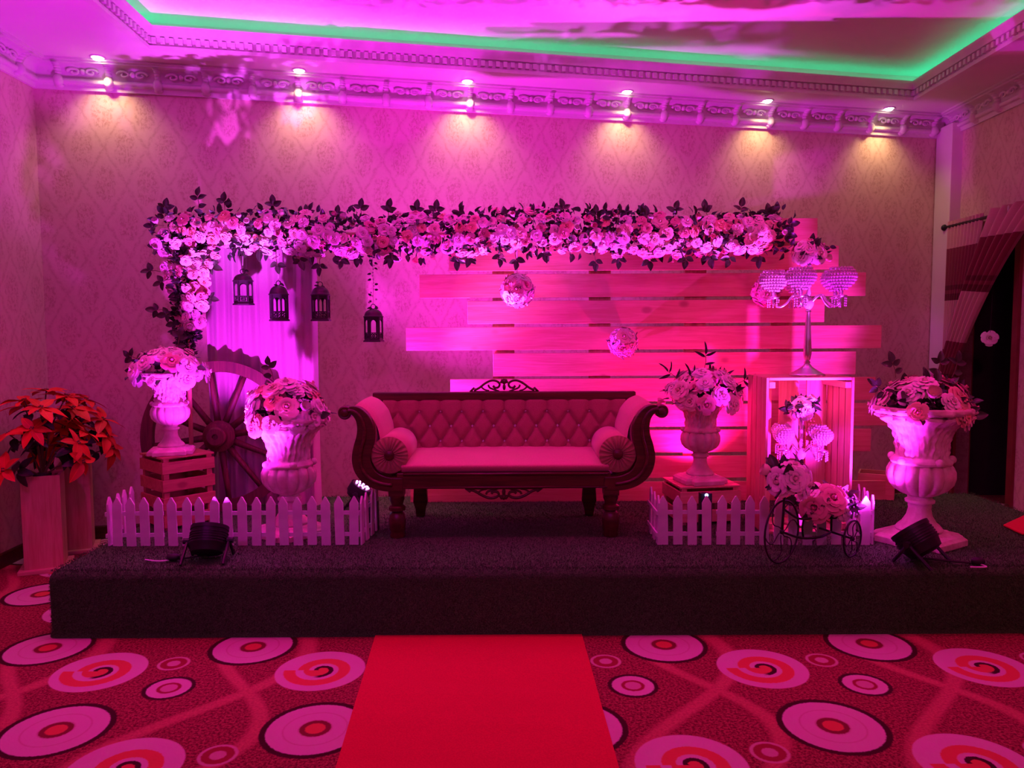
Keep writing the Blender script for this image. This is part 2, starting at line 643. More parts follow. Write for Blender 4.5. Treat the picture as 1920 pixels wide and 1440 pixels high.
def thing(name, label, cat, loc=(0, 0, 0), rz=0.0, group=None):
    o = bpy.data.objects.new(name, None)
    COL.objects.link(o)
    o.empty_display_size = 0.05
    o.location = loc
    o.rotation_euler = (0, 0, rz)
    return tag(o, label, cat, group)


def tag(o, label, cat, group=None, kind=None):
    o['label'] = label
    o['category'] = cat
    if group:
        o['group'] = group
    if kind:
        o['kind'] = kind
    return o


def struct(o, label=None):
    o['kind'] = 'structure'
    if label:
        o['label'] = label
    return o


def face_to(d, roll=0.0):
    """rotation taking +Z to direction d"""
    return (Vector(d).to_track_quat('Z', 'Y').to_matrix() @ Matrix.Rotation(roll, 3, 'Z'))


# ------------------------------------------------------------------ the hall
WALL_Y0, WALL_S = 6.40, 0.215                    # back wall runs Y = WALL_Y0 + WALL_S * X


def back_y(x):
    return WALL_Y0 + WALL_S * x


LX, RX = -3.47, 3.98
LC = Vector((LX, back_y(LX)))                    # left corner
RC = Vector((RX + 0.12, back_y(RX + 0.12)))      # right corner, behind the boxed post
LN = Vector((LX + 0.039 * 8, LC.y - 8.0))        # left wall towards the camera
RN = Vector((RC.x - 0.028 * 8, RC.y - 8.6))
CORN_Z, SOFF_Z = 3.352, 3.545
run_b = (RC - LC).normalized()
run_l = (LC - LN).normalized()
run_r = (RC - RN).normalized()
WALL_H = SOFF_Z + 0.45


def wall(name, a, bb, along, z0=0.0, z1=WALL_H, th=0.12):
    d = (bb - a).normalized()
    n = Vector((-d.y, d.x))                      # outwards
    mb = MB()
    p = [a, bb, bb + n * th, a + n * th]
    vs = [(q.x, q.y, z) for z in (z0, z1) for q in p]
    mb.add(vs, [(0, 3, 2, 1), (4, 5, 6, 7), (0, 1, 5, 4), (1, 2, 6, 5), (2, 3, 7, 6), (3, 0, 4, 7)])
    return mb


floor_mb = MB().box((0.3, 2.2, -0.05), (9.6, 10.6, 0.1))
struct(floor_mb.build('floor', mat_carpet()), 'patterned red carpet with circles and spirals')
struct(wall('b', LC, RC, run_b).build('wall_back', mat_wallpaper('damask_paper_back', run_b)), 'beige damask wallpapered back wall')
struct(wall('l', LN, LC, run_l).build('wall_left', mat_wallpaper('damask_paper_left', run_l)), 'beige damask wallpapered left wall')

# right wall with the dark doorway in it
DOOR_A, DOOR_B, DOOR_TOP = 6.14, 6.93, 2.42


def on_right(y):
    t = (y - RN.y) / (RC.y - RN.y)
    return RN + (RC - RN) * t


wr = MB()
for (ya, yb, z0, z1) in ((RN.y, DOOR_A, 0, WALL_H), (DOOR_A, DOOR_B, DOOR_TOP, WALL_H), (DOOR_B, RC.y, 0, WALL_H)):
    q = wall('r', on_right(yb), on_right(ya), run_r, z0, z1)
    wr.add(q.v, q.f)
struct(wr.build('wall_right', mat_wallpaper('damask_paper_right', run_r)), 'beige damask wallpapered right wall with dark doorway')
ow = Vector((run_r.y, -run_r.x))                 # outwards of the right wall
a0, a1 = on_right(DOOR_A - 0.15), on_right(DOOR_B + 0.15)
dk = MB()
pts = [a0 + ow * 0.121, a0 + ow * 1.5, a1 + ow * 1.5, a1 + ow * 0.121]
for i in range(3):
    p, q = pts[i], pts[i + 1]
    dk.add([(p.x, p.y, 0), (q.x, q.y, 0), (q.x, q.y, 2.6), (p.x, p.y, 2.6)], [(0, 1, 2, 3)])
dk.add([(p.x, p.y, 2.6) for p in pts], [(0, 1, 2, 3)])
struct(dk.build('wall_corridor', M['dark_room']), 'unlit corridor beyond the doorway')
# door frame
df = bpy.data.objects.new('door_1', None)
COL.objects.link(df)
struct(df, 'dark red wooden frame of the doorway')
for ya, yb, z0, z1 in ((DOOR_A - 0.07, DOOR_A, 0, DOOR_TOP), (DOOR_B, DOOR_B + 0.07, 0, DOOR_TOP), (DOOR_A - 0.07, DOOR_B + 0.07, DOOR_TOP, DOOR_TOP + 0.07)):
    p, q = on_right(ya), on_right(yb)
    inn = -ow
    vs = [(c.x, c.y, z) for z in (z0, z1) for c in (p + inn * 0.025, q + inn * 0.025, q + ow * 0.13, p + ow * 0.13)]
    MB().add(vs, [(0, 3, 2, 1), (4, 5, 6, 7), (0, 1, 5, 4), (1, 2, 6, 5), (2, 3, 7, 6), (3, 0, 4, 7)]).build('frame_board', M['door_frame'], df)

# boxed post in the right corner
pc = on_right(RC.y - 0.18)
post = MB().box((pc.x - 0.03, pc.y + 0.02, CORN_Z / 2 + 0.04), (0.14, 0.26, CORN_Z + 0.08))
struct(post.build('trim_1', M['ceiling'], bevel=0.004), 'boxed post in the right corner')


def sweep(profile, path, mb=None):
    """profile (d inwards, z) swept along an XY path with mitred corners; inwards is to the right of travel"""
    mb = mb or MB()
    k = len(profile)
    vs, fs = [], []
    for i, p in enumerate(path):
        ds = []
        if i > 0:
            ds.append((path[i] - path[i - 1]).normalized())
        if i < len(path) - 1:
            ds.append((path[i + 1] - path[i]).normalized())
        ns = [Vector((d.y, -d.x)) for d in ds]
        n = sum(ns, Vector((0, 0)))
        n.normalize()
        n = n / max(0.3, n.dot(ns[0]))
        for d, z in profile:
            q = p + n * d
            vs.append((q.x, q.y, z))
    for i in range(len(path) - 1):
        for j in range(k - 1):
            fs.append((i * k + j, i * k + j + 1, (i + 1) * k + j + 1, (i + 1) * k + j))
    return mb.add(vs, fs)


# ceiling: soffit ring, tray, cove
TL, TR = -2.52, 3.50                              # tray edges left / right


def tray_y(x):
    return back_y(x) - 0.43


TFL, TFR = Vector((TL, tray_y(TL))), Vector((TR, tray_y(TR)))
TNL, TNR = Vector((TL + 0.25, -1.0)), Vector((TR - 0.15, -1.0))
REC = 0.16                                        # recess behind the lip
sz = SOFF_Z


def P3(v, z):
    return (v.x, v.y, z)


sl = MB()
RL = [Vector((TL - REC, -1.0 - REC)), Vector((TL - REC, tray_y(TL) + REC)), Vector((TR + REC, tray_y(TR) + REC)), Vector((TR + REC, -1.0 - REC))]
OUT = [Vector((LX - 0.3, -3.2)), Vector((LX - 0.3, back_y(LX) + 0.3)), Vector((RC.x + 0.3, back_y(RC.x) + 0.4)), Vector((RC.x + 0.3, -3.2))]
TRY = [TNL, TFL, TFR, TNR]
for i in range(4):
    j = (i + 1) % 4
    sl.add([P3(OUT[i], sz), P3(OUT[j], sz), P3(TRY[j], sz), P3(TRY[i], sz)], [(0, 1, 2, 3)])          # soffit
    sl.add([P3(TRY[i], sz + 0.03), P3(TRY[j], sz + 0.03), P3(RL[j], sz + 0.03), P3(RL[i], sz + 0.03)], [(3, 2, 1, 0)])   # cove shelf
    sl.add([P3(RL[i], sz + 0.03), P3(RL[j], sz + 0.03), P3(RL[j], sz + 0.25), P3(RL[i], sz + 0.25)], [(0, 1, 2, 3)])     # recess side
sl.add([P3(q, sz + 0.25) for q in RL], [(0, 1, 2, 3)])
struct(sl.build('ceiling', M['ceiling']), 'white tray ceiling with a lit cove')


def mat_relief():
    m, nt, N, L, p = new_mat('plaster_scroll_relief')
    b = NB(nt)
    p.inputs['Base Color'].default_value = (0.76, 0.73, 0.70, 1)
    p.inputs['Roughness'].default_value = 0.42
    v = N.new('ShaderNodeTexVoronoi')
    v.feature = 'SMOOTH_F1'
    L.new(b.coord(), v.inputs['Vector'])
    v.inputs['Scale'].default_value = 26.0
    L.new(b.bump(v.outputs['Distance'], 0.55, 0.012), p.inputs['Normal'])
    return m


M['relief'] = mat_relief()
# crown cornice along the walls
path = [LN, LC, RC, RN]
prof = [(0.0, -0.193), (0.022, -0.193), (0.026, -0.168), (0.034, -0.160)]
for i in range(7):
    a = -PI * 0.45 + PI * 0.9 * i / 6
    prof.append((0.036 + 0.022 * math.cos(a), -0.138 + 0.022 * math.sin(a)))
for i in range(7):
    a = i / 6 * PI / 2
    prof.append((0.034 + 0.085 * (1 - math.cos(a)), -0.112 + 0.082 * math.sin(a)))
prof += [(0.128, -0.028), (0.128, -0.016), (0.150, -0.014), (0.150, 0.0)]
cor = sweep([(d, sz + z) for d, z in prof], path).build('trim_2', M['relief'], sharp=40)
struct(cor, 'white plaster crown cornice with scroll relief')
# ornament brackets on the cornice
strap = MB()
sp = [(0.034 + 0.085 * (1 - math.cos(i / 6 * PI / 2)), -0.112 + 0.082 * math.sin(i / 6 * PI / 2)) for i in range(7)]
for i in range(6):
    (d0, z0), (d1, z1) = sp[i], sp[i + 1]
    strap.add([(-0.022, -d0, z0), (0.022, -d0, z0), (0.022, -d1, z1), (-0.022, -d1, z1),
               (-0.016, -d0 - 0.026, z0 - 0.006), (0.016, -d0 - 0.026, z0 - 0.006), (0.016, -d1 - 0.026, z1 - 0.006), (-0.016, -d1 - 0.026, z1 - 0.006)],
              [(4, 5, 6, 7), (0, 4, 7, 3), (1, 2, 6, 5), (3, 7, 6, 2), (0, 1, 5, 4)])
strap_me = strap.mesh('strap', True)
strap_me.materials.append(M['plaster'])
knob = MB()
knob.ball((0, -0.050, -0.138), 0.038, 10, 6, (0.95, 1, 1.15))
knob.ball((0, -0.028, -0.168), 0.031, 10, 5, (1.1, 1, 0.7))
knob_me = knob.mesh('knob', True)
knob_me.materials.append(M['plaster'])
scr = MB()
for s in (-1, 1):
    pts_ = []
    for i in range(15):
        a = i / 14 * 2.4 * PI
        r = 0.046 * (1 - i / 18)
        pts_.append((s * (0.058 + r * math.cos(a)), -0.058 - 0.024 * 0.5, -0.080 + r * 0.62 * math.sin(a)))
    scr.tube(pts_, [0.012 - 0.006 * i / 14 for i in range(15)], 5)
scr.ball((0, -0.066, -0.075), 0.020, 8, 5)
scroll_me = scr.mesh('scroll', True)
scroll_me.materials.append(M['plaster'])
for (a, bb, first) in ((LN, LC, 0.17), (LC, RC, 0.18), (RC, RN, 0.20)):
    d = (bb - a)
    L_ = d.length
    d = d / L_
    ang = math.atan2(d.y, d.x)
    s = first if a is not LN else L_ - 2.6
    end = L_ - 0.1 if a is not RC else 2.4
    k = 0
    while s < end:
        q = a + d * s
        inst('strap', strap_me, cor, (q.x, q.y, sz), (0, 0, ang))
        inst('knob', knob_me, cor, (q.x, q.y, sz), (0, 0, ang))
        if s + 0.17 < end:
            q2 = a + d * (s + 0.168)
            inst('scroll', scroll_me, cor, (q2.x, q2.y, sz), (0, 0, ang))
        s += 0.336
        k += 1
# tray moulding with dentils
tp = [(0.02, 0.0), (-0.02, 0.0), (-0.024, 0.02), (-0.012, 0.03), (-0.012, 0.075), (-0.03, 0.08), (-0.034, 0.095)]
tp = [(-d, z) for d, z in tp]
mp_prof = [(-0.04, -0.002), (0.012, -0.002), (0.014, 0.022), (0.000, 0.030), (0.000, 0.080), (0.026, 0.086), (0.030, 0.104), (0.044, 0.122), (0.046, 0.150), (0.0, 0.150), (-0.03, 0.03)]
mould = sweep([(d, sz + z) for d, z in mp_prof], TRY).build('trim_3', M['plaster'], sharp=35)
struct(mould, 'plaster moulding with dentils around the ceiling tray')
dm = MB().box((0, -0.012, 0.056), (0.030, 0.028, 0.040))
dent_me = dm.mesh('dentil')
dent_me.materials.append(M['plaster'])
for (a, bb, s0, s1) in ((TNL, TFL, 4.4, 99), (TFL, TFR, 0, 99), (TFR, TNR, 0, 1.7)):
    d = bb - a
    L_ = d.length
    d = d / L_
    ang = math.atan2(d.y, d.x)
    s = s0 + 0.04
    while s < min(L_ - 0.02, s1):
        q = a + d * s
        inst('dentil', dent_me, mould, (q.x, q.y, sz), (0, 0, ang))
        s += 0.058
# green LED strip lying in the cove
led = MB()
LP = [TRY[0].lerp(RL[0], 0.8), TRY[1].lerp(RL[1], 0.8), TRY[2].lerp(RL[2], 0.8), TRY[3].lerp(RL[3], 0.8)]
led.tube([P3(q, sz + 0.110) for q in LP], 0.011, 6)
tag(led.build('led_strip', M['cove_led']), 'glowing green light strip hidden in the ceiling cove', 'light strip')

bb_path = [Vector((p.x, p.y)) for p in (LN, LC)]
struct(sweep([(0.016, 0.0), (0.016, 0.09), (0.008, 0.10), (0.0, 0.10)], bb_path).build('baseboard_left', M['sofa_wood']), 'dark wooden baseboard of the left wall')
struct(sweep([(0.016, 0.0), (0.016, 0.09), (0.008, 0.10), (0.0, 0.10)], [LC, RC]).build('baseboard_back', M['sofa_wood']), 'dark wooden baseboard of the back wall')

# recessed warm downlights over the back wall
ordinal = ['leftmost', 'second from the left', 'third from the left', 'fourth from the left', 'fifth from the left', 'rightmost']
ring = MB().lathe([(0.036, 0.012), (0.037, -0.005), (0.052, -0.006), (0.054, 0.002)], 20, caps=False)
ring_me = ring.mesh('trim_ring', True)
ring_me.materials.append(M['plaster'])
disc_me = MB().lathe([(0.036, 0.003), (0.034, -0.012), (0.022, -0.022), (0.002, -0.026)], 16, caps=False).mesh('bulb', True)
disc_me.materials.append(M['bulb'])
for i, px in enumerate((177, 562, 877, 1173, 1436, 1665)):
    py = (103, 133, 155, 177, 191, 204)[i]
    d = CAM_ROT @ Vector(((px - 960) / F_PX, (720 - py) / F_PX, -1.0))
    p = Vector((0, 0, CAM_H)) + d * ((sz - CAM_H) / d.z)
    p.y = back_y(p.x) - 0.19
    t = thing('downlight', 'glowing warm recessed downlight over the back wall, %s of six' % ordinal[i], 'downlight', p, group='warm downlights over the back wall')
    inst('trim_ring', ring_me, t)
    inst('bulb', disc_me, t)
    wy = back_y(p.x)
    spot('downlight_beam', p + Vector((0, 0, -0.055)), (p.x + 0.02, wy - 0.03, 2.7), DOWNLIGHT[1], DOWNLIGHT[0], 112, 0.9, 0.025, t)

# added pink wash lamps, out of view, set into the tray ceiling above and before the stage
lamp_ring_me = MB().lathe([(0.075, 0.010), (0.080, -0.010), (0.105, -0.012), (0.108, 0.002)], 24, caps=False).mesh('trim_ring', True)
lamp_ring_me.materials.append(M['plaster'])
lamp_disc_me = MB().lathe([(0.078, 0.004), (0.05, -0.006), (0.002, -0.010)], 20, caps=False).mesh('bulb', True)
lamp_disc_me.materials.append(M['added_bulb'])
LAMP_AT = ['the left picket fence', 'the sofa', 'the flower tricycle', 'the carpet left of the red runner', 'the red runner', 'the carpet right of the red runner', 'the front left corner of the stage', 'the red mat on the stage']
for i, (x, y) in enumerate(ADDED_LAMPS):
    z = sz + 0.245 if TL < x < TR else sz - 0.005
    t = thing('added_wash_lamp', 'added pink wash lamp, out of view, above ' + LAMP_AT[i], 'ceiling lamp', (x, y, z), group='added pink wash lamps out of view')
    inst('trim_ring', lamp_ring_me, t)
    inst('bulb', lamp_disc_me, t)
    spot('added_wash_beam', (x, y, z - 0.03), (x, y + 0.02, 0), ADDED_LAMP_COLOR, ADDED_LAMP_POWER * (1.0 if y > 3 else 0.32), 96, 0.7, 0.09, t)
for i, (x, y) in enumerate(ADDED_FILL_SPOTS):  # unseen spotlights added to fill the stage and wall from the front
    z = sz + 0.20
    t = thing('added_fill_spotlight', 'added fill spotlight behind the camera turned to ' + ('the left urns', 'the sofa', 'the largest urn', 'the doorway curtains')[i], 'spotlight', (x, y, z), group='added fill spotlights behind the camera')
    dd = (Vector((3.9, 6.5, 1.9) if y > 0 else (x * 0.8, 6.0, 1.7)) - Vector((x, y, z))).normalized()
    MB().lathe([(0.05, -0.12), (0.06, -0.11), (0.07, 0.0), (0.072, 0.05), (0.060, 0.05), (0.055, 0.0), (0.002, -0.02)], 18, face_to(dd).to_4x4()).build('barrel', M['black'], t, sharp=40)
    MB().tube([(0, 0, 0), (0, 0, 0.095)], 0.012, 8).build('bracket', M['black'], t)
    spot('added_fill_beam', Vector((x, y, z)) + dd * 0.08, Vector((x, y, z)) + dd * 3, ADDED_FILL_SPOT[i][1], ADDED_FILL_SPOT[i][0], 70, 0.8, 0.12, t)


# ------------------------------------------------------------------ stage
SX0, SX1, SY0, SY1 = -2.41, 3.45, 3.82, 5.62
st = MB()
R_ = 0.045
arc = [(R_ * (1 - math.cos(i / 5 * PI / 2)), -R_ + R_ * math.sin(i / 5 * PI / 2)) for i in range(6)]      # inset, z
levels = [(-0.006, 0.0), (0.0, 0.03), (0.0, STAGE_Z - R_)] + [(a, STAGE_Z + z) for a, z in arc]
NX = 60


def ringpts(ins, z):
    x0, x1, y0, y1 = SX0 + ins, SX1 - ins, SY0 + ins, SY1 - ins
    r = 0.05
    pts = []
    for cx, cy, q in ((x0 + r, y0 + r, PI), (x1 - r, y0 + r, 1.5 * PI), (x1 - r, y1 - r, 0), (x0 + r, y1 - r, 0.5 * PI)):
        for k in range(5):
            a = q + k / 4 * PI / 2
            pts.append((cx + r * math.cos(a), cy + r * math.sin(a), z))
    return pts


rings_ = [ringpts(i, z) for i, z in levels]
n = len(rings_[0])
vs = [p for r in rings_ for p in r]
fs = [(i * n + j, i * n + (j + 1) % n, (i + 1) * n + (j + 1) % n, (i + 1) * n + j) for i in range(len(rings_) - 1) for j in range(n)]
fs.append(tuple(range((len(rings_) - 1) * n, len(rings_) * n)))
st.add(vs, fs)
stage = thing('stage', 'low stage platform covered in dark green artificial turf', 'stage')
st.build('platform', M['turf'], stage, sharp=50)
# turf blades
import numpy as np
rng = np.random.default_rng(3)


def blades(n_top, n_front, n_left):
    P, Nn = [], []
    p = np.stack([rng.uniform(SX0 + .01, SX1, n_top), SY0 + .02 + (SY1 - SY0 - .03) * rng.random(n_top) ** 1.25, np.full(n_top, STAGE_Z - .001)], 1)
    P.append(p)
    Nn.append(np.tile([0, 0, 1.0], (n_top, 1)))
    p = np.stack([rng.uniform(SX0 + .02, SX1, n_front), np.full(n_front, SY0 + 0.001), rng.uniform(.008, STAGE_Z - .03, n_front)], 1)
    P.append(p)
    Nn.append(np.tile([0, -1.0, 0], (n_front, 1)))
    m = n_front // 6
    a = rng.random(m) * PI / 2
    p = np.stack([rng.uniform(SX0 + .03, SX1, m), SY0 + R_ * (1 - np.cos(a)), STAGE_Z - R_ + R_ * np.sin(a)], 1)
    P.append(p)
    Nn.append(np.stack([np.zeros(m), -np.cos(a), np.sin(a)], 1))
    p = np.stack([np.full(n_left, SX0 + .001), rng.uniform(SY0 + .03, SY1, n_left), rng.uniform(.008, STAGE_Z - .02, n_left)], 1)
    P.append(p)
    Nn.append(np.tile([-1.0, 0, 0], (n_left, 1)))
    P, Nn = np.concatenate(P), np.concatenate(Nn)
    k = len(P)
    d = Nn + rng.normal(0, 0.55, (k, 3))
    d[:, 2] -= 0.25 * (Nn[:, 2] < 0.5)
    d /= np.linalg.norm(d, axis=1)[:, None]
    s = np.cross(d, rng.normal(0, 1, (k, 3)))
    s /= np.linalg.norm(s, axis=1)[:, None]
    ln = rng.uniform(0.008, 0.017, k)[:, None]
    wd = rng.uniform(0.0011, 0.0022, k)[:, None]
    V = np.empty((k * 3, 3), np.float32)
    V[0::3], V[1::3], V[2::3] = P - s * wd, P + s * wd, P + d * ln
    me = bpy.data.meshes.new('turf_blades')
    me.vertices.add(k * 3)
    me.vertices.foreach_set('co', V.ravel())
    me.loops.add(k * 3)
    me.loops.foreach_set('vertex_index', np.arange(k * 3, dtype=np.int32))
    me.polygons.add(k)
    me.polygons.foreach_set('loop_start', np.arange(0, k * 3, 3, dtype=np.int32))
    me.update(calc_edges=True)
    me.materials.append(M['turf'])
    o = bpy.data.objects.new('turf_blades', me)
    COL.objects.link(o)
    o.parent = stage
    o['kind'] = 'stuff'


blades(120000, 60000, 12000)

# red runner on the floor, with its hem
rn = MB()
ra, rb_ = [], []
for i in range(25):
    y = 3.822 - i * 0.16
    ra.append((-0.715 - 0.059 * (y - 3.841), y))
    rb_.append((0.354 - 0.019 * (y - 3.841), y))
vs, fs = [], []
for i in range(25):
    wv = 0.0015 * math.sin(i * 1.7)
    for (x, y), z in ((ra[i], 0.001), (ra[i], 0.008 + wv), (rb_[i], 0.008 - wv), (rb_[i], 0.001)):
        vs.append((x, y, z))
for i in range(24):
    for j in range(3):
        fs.append((i * 4 + j, i * 4 + j + 1, i * 4 + 4 + j + 1, i * 4 + 4 + j))
fs += [(3, 2, 1, 0), (96, 97, 98, 99)]
rn.add(vs, fs)
tag(rn.build('carpet_runner', M['runner'], smooth=False), 'plain red carpet runner leading up to the stage front', 'carpet runner')
# end of the second red mat lying on the stage by the doorway
mt = MB()
c = [(3.02, 4.42), (3.44, 4.32), (3.44, 4.95), (3.04, 4.62)]
mt.add([(x, y, z) for z in (STAGE_Z + 0.004, STAGE_Z + 0.016) for x, y in c], [(0, 3, 2, 1), (4, 5, 6, 7), (0, 1, 5, 4), (1, 2, 6, 5), (2, 3, 7, 6), (3, 0, 4, 7)])
tag(mt.build('floor_mat', M['runner'], bevel=0.004), 'corner of a red mat lying on the turf near the doorway', 'mat')

# ------------------------------------------------------------------ board panel
BY = 5.40
panel = thing('board_panel', 'backdrop of staggered pine boards behind the sofa', 'wall panel', (0, BY, STAGE_Z))
rows = [(412, 455, 1180, 1532), (464, 508, 842, 1572), (514, 558, 787, 1623), (564, 607, 877, 1545), (613, 656, 762, 1652), (662, 705, 925, 1604),
        (710, 753, 845, 1640), (759, 801, 905, 1664), (807, 849, 800, 1632), (856, 897, 880, 1590), (904, 940, 770, 1660)]
for (t_, b_, xl, xr) in rows:
    p0, p1 = at(xl, b_, BY), at(xr, t_, BY)
    zb, zt = at(1000, b_, BY).z, at(1000, t_, BY).z
    cx, cz = (p0.x + p1.x) / 2, (zb + zt) / 2
    jit = random.uniform(-0.004, 0.004)
    MB().box((0, 0, 0), (p1.x - p0.x, 0.022, zt - zb)).build('board', M['pine'], panel, loc=(cx, jit, cz - STAGE_Z), bevel=0.002)
for px, (ta, tb) in ((946, (470, 938)), (1124, (420, 938)), (1300, (415, 938)), (1460, (415, 938))):
    p = at(px, tb, BY)
    q = at(px, ta, BY)
    MB().box((0, 0, 0), (0.155, 0.022, q.z - STAGE_Z)).build('upright', M['pine_z'], panel, loc=(p.x, 0.024, (q.z - STAGE_Z) / 2), bevel=0.002)
    MB().box((p.x, 0.12, 0.02), (0.155, 0.2, 0.04)).build('foot', M['pine_y'], panel, bevel=0.002)

# ------------------------------------------------------------------ flowers
def rose_mesh(name, mat, seed):
    rnd = random.Random(seed)
    mb = MB()
    rings = [(3, 0.003, 96, 0.026, 1.5), (3, 0.007, 90, 0.029, 1.35), (4, 0.011, 82, 0.031, 1.05), (5, 0.015, 68, 0.032, 0.86), (5, 0.017, 48, 0.033, 0.80), (6, 0.016, 24, 0.034, 0.66)]
    for ri, (n, rb, tilt, ln, ha) in enumerate(rings):
        off = rnd.random() * 6
        for k in range(n):
            a0 = off + 2 * PI * k / n + rnd.uniform(-.12, .12)
            T = math.radians(tilt + rnd.uniform(-7, 7))
            l = ln * rnd.uniform(0.9, 1.1)

            def fn(u, v, a0=a0, T=T, l=l, rb=rb, ha=ha, ri=ri):
                uu = (u - 0.5) * 2
                wdt = ha * (0.55 + 0.45 * math.sin(min(1, v * 1.25) * PI / 2)) * (1 - 0.35 * max(0, v - 0.75) / 0.25 * abs(uu))
                a = a0 + uu * wdt
                lip = max(0, v - 0.6) / 0.4
                r = rb + l * (math.cos(T) * v + 0.30 * lip * lip * (1 if ri > 1 else 0.2)) - 0.004 * uu * uu * v
                z = l * math.sin(T) * v - 0.012 * lip * lip * (1 if ri > 1 else 0.2) - 0.010 * v * uu * uu * (1 - lip) * 0 - ri * 0.0022
                return (r * math.cos(a), r * math.sin(a), z)
            mb.grid(fn, 4, 3)
    mb.ball((0, 0, 0.012), 0.0085, 7, 4, (1, 1, 1.5))
    mb.lathe([(0.012, -0.004), (0.010, -0.014), (0.003, -0.022)], 6)
    me = mb.mesh(name, True)
    me.materials.append(mat)
    return me


def bud_mesh(mat, seed):
    rnd = random.Random(seed)
    mb = MB()
    for k in range(5):
        a0 = k * 2.4

        def fn(u, v, a0=a0, k=k):
            a = a0 + (u - .5) * 2.2
            r = (0.004 + 0.018 * math.sin(v * PI * 0.62)) * (1 + 0.06 * k)
            return (r * math.cos(a), r * math.sin(a), v * 0.042 - k * 0.001)
        mb.grid(fn, 4, 4)
    mb.ball((0, 0, 0.0), 0.011, 6, 4)
    me = mb.mesh('rose', True)
    me.materials.append(mat)
    return me


ROSES = {c: [rose_mesh('rose', M['petal_' + c], s * 7 + len(c)) for s in range(3)] for c in ('white', 'cream', 'pink', 'peach')}
BUDS = {c: bud_mesh(M['petal_' + c], 5) for c in ('white', 'cream', 'pink')}


def leaf_mesh(mat, ln=0.066, wd=0.044, bend=0.010, tip=1.0, name='leaf'):
    mb = MB()

    def fn(u, v):
        uu = (u - 0.5) * 2
        w_ = wd / 2 * (math.sin(PI * min(1, v ** 0.8)) ** 0.75) * (1 - 0.15 * v)
        return (uu * w_, v * ln, 0.006 * abs(uu) * math.sin(PI * v) - bend * v * v + 0.002 * math.sin(9 * v) * uu)
    mb.grid(fn, 4, 6)
    me = mb.mesh(name, True)
    me.materials.append(mat)
    return me


LEAF = leaf_mesh(M['leaf'])
LEAF2 = leaf_mesh(M['leaf_dark'], 0.060, 0.036, 0.016)
LEAFS = leaf_mesh(M['leaf_dark'], 0.085, 0.022, 0.014)
BRACT = leaf_mesh(M['bract'], 0.150, 0.078, 0.035, name='red_bract')
GREENL = leaf_mesh(M['leaf_dark'], 0.120, 0.066, 0.030)


def leaf_rot(d, roll=0.0, face=(0, -1, 0)):
    """leaf's +Y along d, its face turned to 'face'"""
    y = Vector(d).normalized()
    z = Vector(face) - y * Vector(face).dot(y)
    if z.length < 1e-3:
        z = y.orthogonal()
    z.normalize()
    x = y.cross(z)
    m = Matrix((x, y, z)).transposed()
    return m @ Matrix.Rotation(roll, 3, 'Y')


def pick(weights):
    r = random.random() * sum(w_ for _, w_ in weights)
    for c, w_ in weights:
        r -= w_
        if r <= 0:
            return c
    return weights[-1][0]


def put_rose(parent, p, d, scale, weights, bud=0.0):
    c = pick(weights)
    if random.random() < bud and c in BUDS:
        me = BUDS[c]
    else:
        me = random.choice(ROSES[c])
    return inst('rose', me, parent, p, face_to(d, random.random() * 6), scale)


def foliage_stuff(parent, pts, n, spread, size=1.0, mat=None):
    """inner leaves, too many and too small to pick apart"""
    mb = MB()
    base = LEAF2
    co = [v.co.copy() for v in base.vertices]
    fc = [tuple(p.vertices) for p in base.polygons]
    for i in range(n):
        c = random.choice(pts)
        p = Vector(c) + Vector([s_ * max(-1.35, min(1.35, random.gauss(0, 1))) for s_ in spread])
        m = Matrix.Translation(p) @ Euler((random.uniform(-3, 3), random.uniform(-3, 3), random.uniform(-3, 3))).to_matrix().to_4x4() @ Matrix.Scale(size * random.uniform(0.7, 1.1), 4)
        mb.add(co, fc, m)
    o = mb.build('foliage', mat or M['leaf_dark'], parent, smooth=True)
    o['kind'] = 'stuff'
    return o


# ------------------------------------------------------------------ the garland over the stage
GY = 5.08
gl0 = at(330, 437, GY)
garland = thing('flower_garland', 'long garland of white and pink roses with dark leaves above the sofa', 'garland', gl0)
org = Vector(gl0)
W_G = [('white', 5), ('cream', 2.6), ('pink', 2.0), ('peach', 0.8)]


def beam_c(px):
    return at(px, 438 + 4 * math.sin(px * 0.011) + (6 if px < 420 else 0), GY)


done = []


def far(p, dmin):
    for q in done:
        if (p - q).length_squared < dmin * dmin:
            return False
    return True


cnt = 0
tries = 0
while cnt < 244 and tries < 20000:
    tries += 1
    px = random.uniform(305, 1458)
    phi = math.radians(random.triangular(-88, 64, -12))
    hv = 0.155 * (1.15 if px < 450 else 1.0) * (1 - 0.25 * max(0, (px - 1400) / 60))
    c = beam_c(px)
    d = Vector((random.gauss(0, .22), -math.cos(phi), math.sin(phi)))
    p = c + Vector((0, -0.13 * math.cos(phi), hv * math.sin(phi))) * random.uniform(0.80, 1.08)
    if not far(p, 0.057 if tries < 9000 else 0.048):
        continue
    done.append(p)
    put_rose(garland, p - org, d, random.uniform(0.58, 0.88), W_G, 0.14)
    cnt += 1
cnt2 = 0
tries = 0
while cnt2 < 56 and tries < 9000:
    tries += 1
    s = random.random()
    px = 347 + 8 * s + random.uniform(-1, 1) * (46 - 26 * s)
    py = 470 + s * 140
    c = at(px, py, GY - 0.02 - random.uniform(0.02, 0.12) * (1 - abs(px - 350) / 60))
    if not far(c, 0.058):
        continue
    done.append(c)
    put_rose(garland, c - org, (random.gauss(0, .3) + (px - 350) / 90, -1, random.gauss(-0.05, .3)), random.uniform(0.62, 0.92), W_G, 0.15)
    cnt2 += 1
# leaf sprays standing up, hanging down and to the left
nleaf = 0


